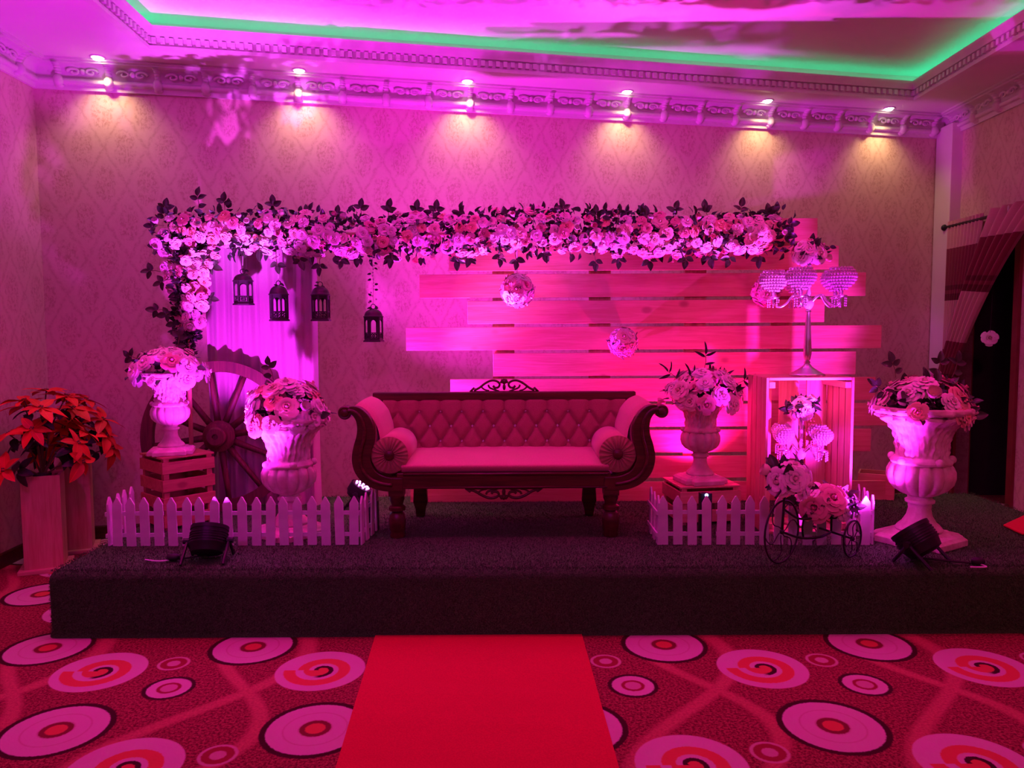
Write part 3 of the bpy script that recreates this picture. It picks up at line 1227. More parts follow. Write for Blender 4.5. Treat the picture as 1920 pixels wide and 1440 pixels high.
def spray(base, d, parent, org_, leaf=None, k=3, size=1.0, stem_r=0.0022, length=0.10):
    global nleaf
    leaf = leaf or LEAF
    d = Vector(d).normalized()
    tip = base + d * length
    side = d.cross(Vector((0, -1, 0))).normalized()
    MB().tube([base - org_, base.lerp(tip, 0.5) + side * 0.006 - org_, tip - org_], stem_r, 5).build('stem', M['stem'], parent)
    face = (random.uniform(-.5, .5), -1, random.uniform(-.3, .6))
    inst('leaf', leaf, parent, tip - org_, leaf_rot(d + side * random.uniform(-.2, .2), random.uniform(-.3, .3), face), size * random.uniform(0.9, 1.1))
    nleaf += 1
    for s in (-1, 1)[:k - 1]:
        q = base.lerp(tip, random.uniform(0.78, 0.95))
        inst('leaf', leaf, parent, q - org_, leaf_rot(d * 0.45 + side * s, random.uniform(-.4, .4), face), size * random.uniform(0.8, 1.0))
        nleaf += 1
    if k > 3:
        q = base.lerp(tip, 0.3)
        s = random.choice((-1, 1))
        inst('leaf', leaf, parent, q - org_, leaf_rot(d * 0.3 + side * s, 0, face), size * 0.85)
        nleaf += 1


for (px, py) in ((310, 372), (370, 352), (420, 362), (512, 366), (575, 384), (632, 384), (676, 372), (728, 374), (781, 376), (818, 376), (866, 394), (945, 388), (998, 382),
                 (1056, 372), (1118, 384), (1160, 382), (1213, 388), (1266, 376), (1322, 376), (1390, 372), (1440, 384)):
    top = at(px, py + 16, GY + random.uniform(-0.06, 0.06))
    d = Vector((random.uniform(-.25, .25), 0, 1))
    spray(top - d.normalized() * 0.10, d, garland, org, k=4)
for (px, py) in ((452, 476), (488, 482), (520, 508), (562, 500), (600, 512), (640, 500), (668, 494), (735, 496), (858, 500), (880, 494), (938, 496), (968, 500), (1020, 488), (1117, 504),
                 (1160, 500), (1216, 500), (1286, 498), (1332, 496), (1368, 498), (1424, 498)):
    tip = at(px, py - 14, GY - 0.05 + random.uniform(-0.05, 0.05))
    d = Vector((random.uniform(-.3, .3), -0.2, -1))
    spray(tip - d.normalized() * 0.09, d, garland, org, k=3)
for (px, py) in ((284, 424), (292, 462), (278, 508), (300, 530), (290, 582), (310, 590), (326, 606), (336, 628), (396, 560), (400, 500), (1478, 440), (1484, 420)):
    tip = at(px, py, GY)
    s = -1 if px < 345 else 1
    d = Vector((s, -0.1, random.uniform(-.45, .25)))
    spray(tip - d.normalized() * 0.08, d, garland, org, k=3, length=0.075)
while nleaf < 296:
    px = random.uniform(300, 1470)
    phi = math.radians(random.choice((random.uniform(50, 110), random.uniform(-95, -60), random.uniform(-60, 50))))
    c = beam_c(px)
    d = Vector((random.uniform(-.6, .6), -math.cos(phi), math.sin(phi)))
    p = c + Vector((0, -0.135 * math.cos(phi), 0.15 * math.sin(phi)))
    inst('leaf', random.choice((LEAF, LEAF2)), garland, p - org, leaf_rot(d, random.uniform(-1, 1), (0.1, -1, 0.4)), random.uniform(0.75, 1.05))
    nleaf += 1
core = [beam_c(px) - org + Vector((0, 0.02, 0.01)) for px in range(305, 1475, 8)]
core += [at(350, py, GY + 0.02) - org for py in range(450, 640, 6) for _ in (0, 1)]
foliage_stuff(garland, core, 3000, (0.02, 0.095, 0.088), 0.95)
# the pole that carries it: along the top, down on the left, tied back to the boards on the right
a_, b_, c_ = at(345, 440, GY + 0.05), at(1462, 440, GY + 0.05), at(1462, 440, BY + 0.03)
pole = [Vector((a_.x, a_.y, STAGE_Z)), a_, b_, c_]
pm = MB()
for i in range(3):
    pm.tube([pole[i] - org, pole[i + 1] - org], 0.016, 8)
pm.build('support_pole', M['pine_z'], garland, smooth=True)

# ------------------------------------------------------------------ drape behind the wheel
DY = 5.30
dr = MB()
p0, p1 = at(378, 455, DY), at(592, 455, DY)


def drape_fn(u, v):
    x = p0.x + (p1.x - p0.x) * (u + 0.012 * math.sin(3 * v + 9 * u))
    fold = 0.026 * math.sin(u * 2 * PI * 7 + 0.6 * math.sin(v * 2)) + 0.014 * math.sin(u * 2 * PI * 13 + 1.3)
    y = DY + fold * (0.55 + 0.45 * v) + 0.006 * math.sin(u * 40)
    z = p0.z + (STAGE_Z + 0.004 - p0.z) * v
    return (x, y, z)


dr.grid(drape_fn, 110, 14)
tag(dr.build('drape', M['drape'], smooth=True), 'ivory cloth drape hanging behind the wagon wheel', 'drape')

# ------------------------------------------------------------------ urns
URN_PROF = [(0.150, 0.085), (0.158, 0.10), (0.150, 0.115), (0.110, 0.15), (0.082, 0.20), (0.072, 0.25), (0.078, 0.285), (0.098, 0.295), (0.100, 0.312), (0.080, 0.325), (0.085, 0.345)]
URN_BULB = [(0.085, 0.345), (0.130, 0.365), (0.175, 0.395), (0.208, 0.435), (0.222, 0.485), (0.220, 0.53), (0.205, 0.565), (0.190, 0.585)]
URN_BODY = [(0.200, 0.583), (0.206, 0.60), (0.196, 0.615), (0.168, 0.635), (0.164, 0.69), (0.170, 0.75), (0.188, 0.81), (0.222, 0.865), (0.268, 0.90), (0.300, 0.915), (0.306, 0.93), (0.290, 0.945)]
URN_RIM = [(0.285, 0.940), (0.320, 0.95), (0.336, 0.968), (0.334, 0.99), (0.318, 1.0), (0.285, 0.992), (0.262, 0.965), (0.25, 0.90), (0.15, 0.85), (0.01, 0.85)]


def dense(prof, k):
    out = []
    for i in range(len(prof) - 1):
        (r0, z0), (r1, z1) = prof[i], prof[i + 1]
        for j in range(k):
            t = j / k
            out.append((r0 + (r1 - r0) * t, z0 + (z1 - z0) * t))
    return out + [prof[-1]]


def urn(label, loc, H, rz=0.0, lace=0.0):
    t = thing('stone_urn', label, 'urn', loc, rz, group='carved stone urns')
    S = lambda pr: [(r * H, z * H) for r, z in pr]
    # square foot with clipped corners
    h, cpt = 0.255 * H, 0.07 * H
    poly = [(-h, -h + cpt), (-h + cpt, -h + cpt), (-h + cpt, -h), (h - cpt, -h), (h - cpt, -h + cpt), (h, -h + cpt), (h, h - cpt), (h - cpt, h - cpt), (h - cpt, h), (-h + cpt, h), (-h + cpt, h - cpt), (-h, h - cpt)]
    fb = MB()
    m = len(poly)
    lv = [(1.0, 0.0), (1.0, 0.045), (0.94, 0.056), (0.90, 0.066), (0.70, 0.076), (0.64, 0.088)]
    fb.add([(x * s, y * s, z * H) for s, z in lv for x, y in poly],
           [(i * m + j, i * m + (j + 1) % m, (i + 1) * m + (j + 1) % m, (i + 1) * m + j) for i in range(len(lv) - 1) for j in range(m)] + [tuple(reversed(range(m))), tuple(range((len(lv) - 1) * m, len(lv) * m))])
    fb.build('foot', M['stone'], t, bevel=0.004 * H)
    MB().lathe(S(dense(URN_PROF, 2)), 40, mod=lambda a, z: 1 + (0.05 * abs(math.sin(a * 7)) if 0.12 * H < z < 0.27 * H else 0)).build('stem', M['stone'], t, smooth=True)
    MB().lathe(S(dense(URN_BULB, 3)), 112, mod=lambda a, z: 0.88 + 0.15 * abs(math.sin(a * 7)) ** 0.5).build('bulb', M['stone'], t, smooth=True)

    def body_mod(a, z):
        q = z / H
        env = max(0, min(1, (q - 0.62) / 0.05)) * max(0, min(1, (0.94 - q) / 0.03))
        w_ = abs(math.sin(a * 2.5))
        leafv = math.sin(a * 5 + 3 * math.sin(a * 5) * 0.2) * 0.5
        rib = 0.035 * math.sin(a * 25 + 22 * (q - 0.65) * (1 if math.sin(a * 2.5) > 0 else -1))
        n_ = noise.noise(Vector((math.cos(a) * 6, math.sin(a) * 6, q * 22)))
        n2 = noise.noise(Vector((math.cos(a) * 14, math.sin(a) * 14, q * 46)))
        return 1 + env * (0.09 * leafv * (0.4 + q * 0.6) + 2.0 * rib * (0.35 + 0.65 * w_) + (0.11 + 0.06 * lace) * n_ + (0.06 + 0.08 * lace) * n2)
    MB().lathe(S(dense(URN_BODY, 5)), 140, mod=body_mod).build('body', M['stone'], t, smooth=True)

    def rim_mod(a, z):
        q = z / H
        return 1 + (0.05 * noise.noise(Vector((math.cos(a) * 9, math.sin(a) * 9, q * 30))) + 0.022 * math.sin(a * 30)) * (1 if q > 0.93 else 0)
    MB().lathe(S(dense(URN_RIM, 3)), 120, mod=rim_mod, caps=False).build('rim', M['stone'], t, smooth=True)
    for k in range(5):
        a = 0.5 + 2 * PI * k / 5
        MB().ball((0.205 * H * math.cos(a), 0.205 * H * math.sin(a), 0.612 * H), 0.030 * H, 10, 6).build('boss', M['stone'], t, smooth=True)
    return t


def bouquet(label, loc, rx, h, n, weights, nl=16, leaf=None, size=1.0, sprays=(), group='rose arrangements in the urns', name='rose_arrangement', cat='flowers', low=-8, ry=None):
    """dome of roses; loc = centre of its base"""
    global nleaf
    loc = Vector(loc)
    ry = ry or rx
    t = thing(name, label, cat, loc, group=group)
    placed = []
    k = tr = 0
    while k < n and tr < 4000:
        tr += 1
        a = random.uniform(0, 2 * PI)
        if math.sin(a) > 0.55 and random.random() < 0.7:
            continue
        e = math.radians(random.uniform(low, 80))
        p = Vector((rx * math.cos(a) * math.cos(e), ry * math.sin(a) * math.cos(e), h * math.sin(e))) * random.uniform(0.86, 1.04)
        if any((p - q).length < 0.062 * size for q in placed):
            continue
        placed.append(p)
        put_rose(t, p, Vector((p.x / rx, p.y / ry, p.z / h * 0.8 + 0.12)), size * random.uniform(0.92, 1.28), weights, 0.08)
        k += 1
    for i in range(nl):
        a = random.uniform(0, 2 * PI)
        e = math.radians(random.uniform(low, 75))
        d = Vector((math.cos(a) * math.cos(e), math.sin(a) * math.cos(e), math.sin(e)))
        p = Vector((d.x * rx, d.y * ry, d.z * h)) * random.uniform(0.75, 0.98)
        inst('leaf', leaf or random.choice((LEAF, LEAF2)), t, p, leaf_rot(d + Vector((random.gauss(0, .4), random.gauss(0, .3), random.gauss(0, .3))), random.uniform(-1, 1), (0, -0.8, 0.6)), size * random.uniform(0.8, 1.1))
    for (b0, dd) in sprays:
        spray(loc + Vector(b0), dd, t, loc, leaf=leaf, k=4, length=0.09)
    foliage_stuff(t, [(random.uniform(-.6, .6) * rx, random.uniform(-.6, .6) * ry, random.uniform(0.0, .55) * h) for _ in range(40)], int(130 * size), (0.03, 0.03, 0.02), 0.9)
    return t


WB = [('white', 6), ('cream', 2.5), ('pink', 1)]
WP = [('white', 4), ('cream', 3), ('peach', 2), ('pink', 1)]

# urn 1 on the slatted crate, left
c1 = at(322, 850, 4.80)
U1 = Vector((c1.x, 4.80, c1.z + 0.002))
urn('small carved stone urn standing on the slatted crate before the wagon wheel', U1, 0.52, 0.3, 0.9)
bouquet('low dome of white roses in the urn on the slatted crate', U1 + Vector((0, 0, 0.50)), 0.235, 0.165, 26, WB, 18, sprays=(((0.05, 0, 0.16), (0.3, 0, 1)), ((-0.16, 0, 0.08), (-1, 0, 0.5))))
# urn 2 on the stage behind the left fence
c2 = at(545, 1003, 4.55)
U2 = Vector((c2.x, 4.55, STAGE_Z + 0.002))
urn('large carved stone urn behind the fence, just left of the sofa', U2, 0.72, 0.9)
bouquet('full dome of white and peach roses in the urn just left of the sofa', U2 + Vector((0, 0, 0.70)), 0.245, 0.24, 34, WP, 16, size=1.1, sprays=(((-0.08, 0, 0.24), (-0.3, 0, 1)),))
# urn 3 right of the sofa on a low box
U3 = Vector((at(1312, 903, 4.85).x, 4.85, at(1312, 903, 4.85).z + 0.002))
urn('small carved stone urn on a low wooden box, just right of the sofa', U3, 0.56, 0.2)
bouquet('loose bunch of pale roses with spiky dark leaves just right of the sofa', U3 + Vector((0.02, 0, 0.53)), 0.245, 0.20, 28, WB, 34, leaf=LEAFS, sprays=(((-0.16, 0, 0.12), (-0.8, 0, 0.7)), ((0.0, 0, 0.2), (0.1, 0, 1)), ((0.18, 0, 0.1), (0.9, 0, 0.3))))
# urn 4 far right
U4 = Vector((at(1722, 1015, 4.30).x, 4.30, STAGE_Z + 0.002))
urn('largest carved stone urn, standing on the turf by the doorway', U4, 0.79, 0.55)
bouquet('mixed white and peach roses in the largest urn by the doorway', U4 + Vector((0, 0, 0.75)), 0.255, 0.21, 24, WP, 34, size=1.15,
        sprays=(((-0.16, 0, 0.2), (-0.25, 0, 1)), ((0.08, 0, 0.2), (0.1, 0, 1)), ((0.16, 0, 0.2), (0.3, 0, 1)), ((-0.2, 0, 0.1), (-0.8, 0, 0.6))))

# ------------------------------------------------------------------ crates
def slat_crate(label, loc, sx, sy, h, rz, nslat=4, mat='rustic', top=True, name='wooden_crate'):
    t = thing(name, label, 'crate', loc, rz)
    sh = h / nslat
    for cx in (-1, 1):
        for cy in (-1, 1):
            MB().box((cx * (sx / 2 - 0.030), cy * (sy / 2 - 0.030), h / 2), (0.034, 0.034, h - 0.004)).build('corner_post', M['pine_z'] if mat != 'rustic' else M[mat], t)
    for k in range(nslat):
        z = sh * (k + 0.5)
        hh = sh * 0.64
        for s in (-1, 1):
            MB().box((0, s * (sy / 2 - 0.006), z), (sx, 0.012, hh)).build('slat', M[mat], t, bevel=0.0015)
            MB().box((s * (sx / 2 - 0.006), 0, z), (0.012, sy - 0.026, hh)).build('slat', M[mat], t, bevel=0.0015)
    if top:
        nb = max(2, round(sy / 0.09))
        for k in range(nb):
            y = -sy / 2 + sy / nb * (k + 0.5)
            MB().box((0, y, h + 0.005), (sx, sy / nb - 0.008, 0.012)).build('top_board', M[mat], t, bevel=0.0015)
    return t


slat_crate('reddish slatted crate carrying the small urn before the wagon wheel', (U1.x + 0.015, U1.y + 0.04, STAGE_Z), 0.335, 0.335, U1.z - STAGE_Z - 0.013, math.radians(48), 4)
slat_crate('low wooden box under the small urn right of the sofa', (U3.x + 0.01, U3.y + 0.02, STAGE_Z), 0.40, 0.34, U3.z - STAGE_Z - 0.013, math.radians(8), 2, 'pine')

# upright open crate with the candelabra
KX0, KX1, KY0, KY1 = at(1436, 800, 4.48).x, at(1601, 800, 4.48).x, 4.48, 4.84
KT = at(1500, 708, 4.48).z
kc = thing('upright_crate', 'pale upright open crate serving as a stand right of the sofa', 'crate', ((KX0 + KX1) / 2, (KY0 + KY1) / 2, STAGE_Z))
kw, kd, kh = KX1 - KX0, KY1 - KY0, KT - STAGE_Z
nb = 4
for s in (-1, 1):
    for k in range(nb):
        y = -kd / 2 + kd / nb * (k + 0.5)
        MB().box((s * (kw / 2 - 0.008), y, kh / 2), (0.016, kd / nb - 0.010, kh)).build('side_board', M['pine_z'], kc, bevel=0.002)
for z in (0.008, kh - 0.008):
    for k in range(nb):
        y = -kd / 2 + kd / nb * (k + 0.5)
        MB().box((0, y, z), (kw - 0.034, kd / nb - 0.010, 0.016)).build('end_board', M['pine'], kc, bevel=0.002)
for s in (-1, 1):
    for z in (0.045, kh - 0.045):
        MB().box((s * (kw / 2 - 0.036), 0, z), (0.036, kd - 0.01, 0.036)).build('corner_batten', M['pine_y'], kc, bevel=0.002)
for k in range(3):
    x = -kw / 2 + kw / 3 * (k + 0.5)
    MB().box((x, kd / 2 - 0.008, kh / 2), (kw / 3 * 0.72, 0.014, kh - 0.034)).build('back_board', M['pine_z'], kc, bevel=0.002)
# small open box at the end of the boards
bx_ = at(1640, 935, 5.52)
ob = thing('wooden_box', 'small open wooden box at the right end of the boards', 'box', (bx_.x, 5.50, STAGE_Z), math.radians(-28))
for (c, s) in (((0, -0.09, 0.09), (0.24, 0.012, 0.18)), ((0, 0.09, 0.09), (0.24, 0.012, 0.18)), ((-0.114, 0, 0.09), (0.012, 0.166, 0.18)), ((0.114, 0, 0.09), (0.012, 0.166, 0.18)), ((0, 0, 0.007), (0.214, 0.166, 0.012))):
    MB().box(c, s).build('side_panel', M['pine'], ob, bevel=0.002)

# ------------------------------------------------------------------ wagon wheel
WY = 5.17
wc = at(412, 806, WY)
WR = min(0.515, wc.z - STAGE_Z - 0.004)
wc.z = STAGE_Z + WR + 0.003
wh = thing('wagon_wheel', 'dark wooden wagon wheel leaning against the ivory drape', 'wheel', wc)
wh.rotation_euler = (math.radians(-4), 0, math.radians(6))
rim = MB()
NR = 72
prof_ = [(WR, -0.03), (WR, 0.03), (WR - 0.075, 0.03), (WR - 0.075, -0.03)]
vs = [(r * math.cos(2 * PI * i / NR), y, r * math.sin(2 * PI * i / NR)) for i in range(NR) for r, y in prof_]
fs = [(i * 4 + j, i * 4 + (j + 1) % 4, ((i + 1) % NR) * 4 + (j + 1) % 4, ((i + 1) % NR) * 4 + j) for i in range(NR) for j in range(4)]
rim.add(vs, fs)
rim.build('rim', M['wheel'], wh, sharp=40)
for k in range(12):
    a = 2 * PI * k / 12 + 0.13
    MB().tube([(0.08 * math.cos(a), 0, 0.08 * math.sin(a)), (0.3 * math.cos(a), 0, 0.3 * math.sin(a)), ((WR - 0.06) * math.cos(a), 0, (WR - 0.06) * math.sin(a))], [0.024, 0.019, 0.017], 8).build('spoke', M['wheel'], wh, smooth=True)
mh = Matrix.Rotation(PI / 2, 4, 'X')
MB().lathe([(0.085, -0.05), (0.105, -0.03), (0.108, 0.03), (0.085, 0.06), (0.07, 0.065), (0.066, 0.11), (0.055, 0.12), (0.02, 0.121), (0.018, 0.10)], 24, mh).build('hub', M['wheel'], wh, sharp=40)

# ------------------------------------------------------------------ fences
def picket_mesh():
    mb = MB()
    w2, h, th, pk = 0.026, 0.282, 0.010, 0.040
    mb.prism([(-w2, 0.0), (w2, 0.0), (w2, h - pk), (0.004, h), (-0.004, h), (-w2, h - pk)], -th / 2, th / 2)
    me = mb.mesh('picket')
    me.materials.append(M['white_paint'])
    return me


PICKET = picket_mesh()


def fence(label, p0, p1, n, ret_l, ret_r):
    """front run from p0 to p1 with n pickets, and short returns running back at both ends (dx per metre back, count)"""
    t = thing('picket_fence', label, 'fence', (p0[0], p0[1], STAGE_Z + 0.001), group='white picket fences on the stage')
    o = Vector((p0[0], p0[1]))

    def run(a, b_, k, skip=0):
        d = b_ - a
        L_ = d.length
        ang = math.atan2(d.y, d.x)
        for i in range(skip, k):
            q = a + d * (i / max(1, k - 1))
            inst('picket', PICKET, t, (q.x - o.x, q.y - o.y, random.uniform(0, 0.004)), (random.gauss(0, .012), random.gauss(0, .012), ang))
        step = L_ / max(1, k - 1)
        i = 0
        nrm = Vector((-d.y, d.x)).normalized() * 0.010
        while i < k - 1 or (i == 0 and k == 1):
            j = min(k - 1, i + 3)
            for z in (0.052, 0.178):
                a1 = a + d * ((i - 0.32) / max(1, k - 1)) + nrm - o
                b1 = a + d * ((j + 0.32) / max(1, k - 1)) + nrm - o
                c = (a1 + b1) / 2
                MB().box((0, 0, 0), ((b1 - a1).length, 0.008, 0.022), Euler((0, 0, ang))).build('rail', M['white_paint'], t, loc=(c.x, c.y, z + 0.011))
            i = j + 1
    a, b_ = Vector(p0), Vector(p1)
    run(a, b_, n)
    if ret_l[1]:
        e = a + Vector((ret_l[0], 0.0)) + Vector((-0.03, 0.02))
        run(e, e + Vector((ret_l[0], 0.075 * ret_l[1])), ret_l[1])
    if ret_r[1]:
        e = b_ + Vector((0.045, 0.02))
        run(e, e + Vector((ret_r[0], 0.075 * ret_r[1])), ret_r[1])
    return t


FY = 4.29
fence('white picket fence at the left, before the wheel and crate', (at(221, 1022, FY).x, FY), (at(664, 1022, FY).x, FY), 18, (-0.02, 4), (0.03, 4))
fence('white picket fence at the right, behind the flower tricycle', (at(1242, 1022, FY).x, FY - 0.03), (at(1614, 1022, FY).x, FY - 0.05), 15, (0.0, 3), (0.06, 4))

# ------------------------------------------------------------------ sofa
SFY = 4.42                                        # front of the sofa
sofa = thing('sofa', 'vintage scroll-arm sofa with tufted back and dark carved wooden frame', 'sofa', (at(945, 1000, SFY).x, SFY, STAGE_Z + 0.001))
SCL = 1 / 942.0 * (4.42 / 4.45)


def sx_(px):
    return (px - 960) * SCL


def sz_(py):
    return (940 - py) * SCL


# S-shaped arm: centre line with half widths, from the scroll down to the rail
arm_path = [(78, 232, 10), (104, 214, 20), (140, 222, 30), (172, 256, 38), (190, 310, 46), (188, 370, 50), (172, 430, 52), (163, 490, 52), (176, 545, 52), (210, 590, 48), (258, 618, 44), (320, 632, 40), (395, 634, 38)]


def smooth_path(pts, k=4):
    out = []
    n_ = len(pts)
    for i in range(n_ - 1):
        p0, p1, p2, p3 = pts[max(0, i - 1)], pts[i], pts[i + 1], pts[min(n_ - 1, i + 2)]
        for j in range(k):
            t = j / k
            out.append(tuple(0.5 * (2 * p1[c] + (p2[c] - p0[c]) * t + (2 * p0[c] - 5 * p1[c] + 4 * p2[c] - p3[c]) * t * t + (-p0[c] + 3 * p1[c] - 3 * p2[c] + p3[c]) * t ** 3) for c in range(len(p1))))
    out.append(pts[-1])
    return out


AP = smooth_path(arm_path)


def ribbon(pts, side, widen=1.0, shift=0.0):
    """outline strips of the arm: left and right edges in (x, z)"""
    L_, R__ = [], []
    for i, (x, y, w_) in enumerate(pts):
        a = pts[max(0, i - 1)]
        c = pts[min(len(pts) - 1, i + 1)]
        tx, ty = c[0] - a[0], c[1] - a[1]
        l = math.hypot(tx, ty)
        nx, ny = -ty / l, tx / l
        for lst, s in ((L_, 1), (R__, -1)):
            lst.append((side * sx_(x + nx * w_ * s * widen + shift), sz_(y + ny * w_ * s * widen)))
    return L_, R__


def ribbon_solid(L_, R__, y0, y1):
    mb = MB()
    k = len(L_)
    vs = [(x, y0, z) for x, z in L_] + [(x, y0, z) for x, z in R__] + [(x, y1, z) for x, z in L_] + [(x, y1, z) for x, z in R__]
    fs = []
    for i in range(k - 1):
        fs += [(i, i + 1, k + i + 1, k + i), (2 * k + i, 3 * k + i, 3 * k + i + 1, 2 * k + i + 1), (i, 2 * k + i, 2 * k + i + 1, i + 1), (k + i, k + i + 1, 3 * k + i + 1, 3 * k + i)]
    fs += [(0, k, 3 * k, 2 * k), (k - 1, 3 * k - 1, 4 * k - 1, 2 * k - 1)]
    return mb.add(vs, fs)


SD = 0.60
for side in (1, -1):
    L_, R__ = ribbon(AP, side)
    ribbon_solid(L_, R__, 0.0, 0.055).build('arm_frame', M['sofa_wood'], sofa, bevel=0.006)
    # raised bead along the front of the arm
    bd = [(side * sx_(x - 4), -0.004, sz_(y)) for x, y, w_ in AP[3:-3]]
    MB().tube(bd, 0.011, 6).build('arm_bead', M['sofa_wood'], sofa, smooth=True)
    ribbon_solid(L_, R__, SD - 0.03, SD + 0.02).build('arm_frame', M['sofa_wood'], sofa, bevel=0.006)
    # scroll boss
    c = (side * sx_(78), 0, sz_(226))
    mm = Matrix.Translation((c[0], 0.06, c[2])) @ Matrix.Rotation(PI / 2, 4, 'X')
    MB().lathe([(0.040, -0.005), (0.040, 0.062), (0.034, 0.068), (0.024, 0.066), (0.020, 0.074), (0.008, 0.078)], 22, mm).build('scroll', M['sofa_wood'], sofa, sharp=35)
    # upholstered arm between the frames
    top = [q for q in AP if q[1] < 600]
    L2, R2 = ribbon(top, side, 1.0, 0.0)
    inn = R__ if side * (R__[len(R__) // 2][0]) > 0 and abs(R__[len(R__) // 2][0]) < abs(L_[len(L_) // 2][0]) else L_
    Lw, Rw = ribbon([(x + 4, y, w_ * 1.02) for x, y, w_ in AP[5:-4]], side)
    ribbon_solid(Lw, Rw, 0.056, SD - 0.031).build('arm_pad', M['sofa_fabric'], sofa, smooth=False, bevel=0.004)
    # rolled top cushion of the arm
    tc = smooth_path([(128, 190, 0), (180, 214, 0), (226, 268, 0), (254, 330, 0), (262, 395, 0), (256, 450, 0)], 5)
    cu = MB()

    def cf(u, v, tc=tc, side=side):
        i = min(len(tc) - 1, int(v * (len(tc) - 1) + 0.5))
        x, y, _ = tc[i]
        bul = 26 * math.sin(PI * u) ** 0.4
        return (side * sx_(x + bul * 0.8), 0.052 + u * (SD - 0.09), sz_(y - bul * (0.9 if v < .5 else 0.1)))
    cu.grid(cf, 14, 24)
    cu.build('arm_cushion', M['sofa_fabric'], sofa, smooth=True)
    # bolster
    bc = (side * sx_(320), sz_(468))
    L_b = 0.47
    br = 0.109
    pr = [(0.028, -0.006), (0.030, 0.004)]
    mm = Matrix.Translation((bc[0], L_b + 0.012, bc[1])) @ Matrix.Rotation(PI / 2, 4, 'X')
    bol = MB().lathe([(br - 0.02, 0.0), (br, 0.02), (br + 0.001, L_b / 2), (br, L_b - 0.015)], 40, mm, caps=True).build('bolster', M['sofa_fabric'], sofa, smooth=True)
    mm2 = Matrix.Translation((bc[0], 0.029, bc[1])) @ Matrix.Rotation(PI / 2, 4, 'X')
    pe = MB()

    def pleat(u, v, br=br):
        r = br * 1.005 * (1 - v) + 0.012 * v
        a = 2 * PI * u
        puff = 0.020 * math.sin(PI * min(1, (1 - v) * 0 + v * 0.9 + 0.08)) ** 0.6
        fold = 0.0065 * math.sin(22 * a + 1.2 * math.sin(5 * a)) * math.sin(PI * min(1, v * 1.05)) ** 0.5
        return (r * math.cos(a), r * math.sin(a), puff + fold)
    pe.grid(pleat, 176, 10)
    pe2 = MB().add(pe.v, pe.f, mm2)
    pe2.build('pleated_end', M['sofa_pleat'], bol, smooth=True)
    mm3 = Matrix.Translation((bc[0], 0.010, bc[1])) @ Matrix.Rotation(PI / 2, 4, 'X')
    MB().lathe([(0.030, -0.002), (0.029, 0.008), (0.018, 0.014), (0.002, 0.016)], 18, mm3).build('button', M['sofa_wood'], bol, smooth=True)

xi0, xi1 = sx_(398), sx_(1540)
# seat rail
MB().box((0, 0.03, (sz_(568) + sz_(655)) / 2), (xi1 - xi0 + 0.06, 0.05, sz_(568) - sz_(655))).build('seat_rail', M['sofa_wood'], sofa, bevel=0.006)
MB().tube([(xi0, 0.0, sz_(574)), (xi1, 0.0, sz_(574))], 0.009, 8).build('rail_bead', M['sofa_wood'], sofa, smooth=True)
MB().tube([(xi0, 0.0, sz_(650)), (xi1, 0.0, sz_(650))], 0.007, 8).build('rail_bead', M['sofa_wood'], sofa, smooth=True)
MB().box((0, SD - 0.02, sz_(620)), (xi1 - xi0 + 0.1, 0.05, 0.09)).build('seat_rail', M['sofa_wood'], sofa, bevel=0.004)
# seat cushion
zc0, zc1 = sz_(566), sz_(520)
st_ = MB()
NXs, NYs = 46, 14
xa, xb = xi0 - 0.012, xi1 + 0.012


def seat_fn(u, v):
    x = xa + (xb - xa) * u
    if v < 0.28:
        q = v / 0.28
        a = q * PI / 2
        y = 0.030 - 0.024 * math.sin(q * PI)
        z = zc0 + (zc1 - zc0) * math.sin(a)
        if q > 0.7:
            y += (q - 0.7) * 0.05
    else:
        q = (v - 0.28) / 0.72
        y = 0.045 + q * 0.505
        z = zc1 + 0.022 * math.sin(min(1, q * 1.6) * PI / 2) + 0.006 * math.sin(PI * u)
    return (x, y, z)


st_.grid(seat_fn, NXs, 20)
st_.build('seat_cushion', M['sofa_fabric'], sofa, smooth=True)
MB().box((0, 0.3, zc0 + 0.005), (xb - xa - 0.02, 0.50, 0.03)).build('seat_base', M['sofa_wood'], sofa)
# tufted back
bz0, bz1 = zc1 + 0.0, 0.775
bxh = 0.80
brow = [0.0, 0.0, 0.0]
zs = [bz1 - 0.075, bz1 - 0.075 - 0.098, bz1 - 0.075 - 0.196]
dxb = 0.1405
buttons = []
for k, z in enumerate(zs):
    nbt = 9 if k == 0 else 8
    x0 = -4 * dxb if k == 0 else (-3.5 * dxb if k == 1 else -3 * dxb)
    nbt = 9 if k == 0 else (8 if k == 1 else 8)
    for i in range(nbt):
        buttons.append((x0 + i * dxb, z))


def tuft(x, z):
    """depth of the upholstery (pushes towards the viewer)"""
    top, bot = zs[0], zs[2]
    u = x / dxb
    v = (top - z) / (zs[0] - zs[1])
    if z > top:
        crease = abs((u + 0.5) % 1 - 0.5)
        d = crease * 2
        f = min(1, (z - top) / 0.07)
        return 0.030 * (math.sin(min(1, d * 1.3) * PI / 2) ** 0.5 * (1 - f * 0.4) + 0.2 * f) * math.sqrt(max(0.0, 1 - (max(0, (z - bz1 + 0.02)) / 0.03) ** 2))
    a = (u + v / 2) % 1
    b_ = (u - v / 2) % 1
    da, db = min(a, 1 - a), min(b_, 1 - b_)
    c = min(da, db) * 2
    base = 0.030 * math.sin(min(1, c * 1.5) * PI / 2) ** 0.55
    near = 1e9
    for (bx, bz) in buttons:
        near = min(near, (x - bx) ** 2 + (z - bz) ** 2)
    base -= 0.016 * math.exp(-near / 0.00035)
    return base


bk = MB()


def back_fn(u, v):
    x = -bxh + 2 * bxh * u
    z = bz0 + (bz1 - bz0) * v
    rake = 0.05 * v
    return (x, SD - 0.075 + rake - tuft(x, z), z)


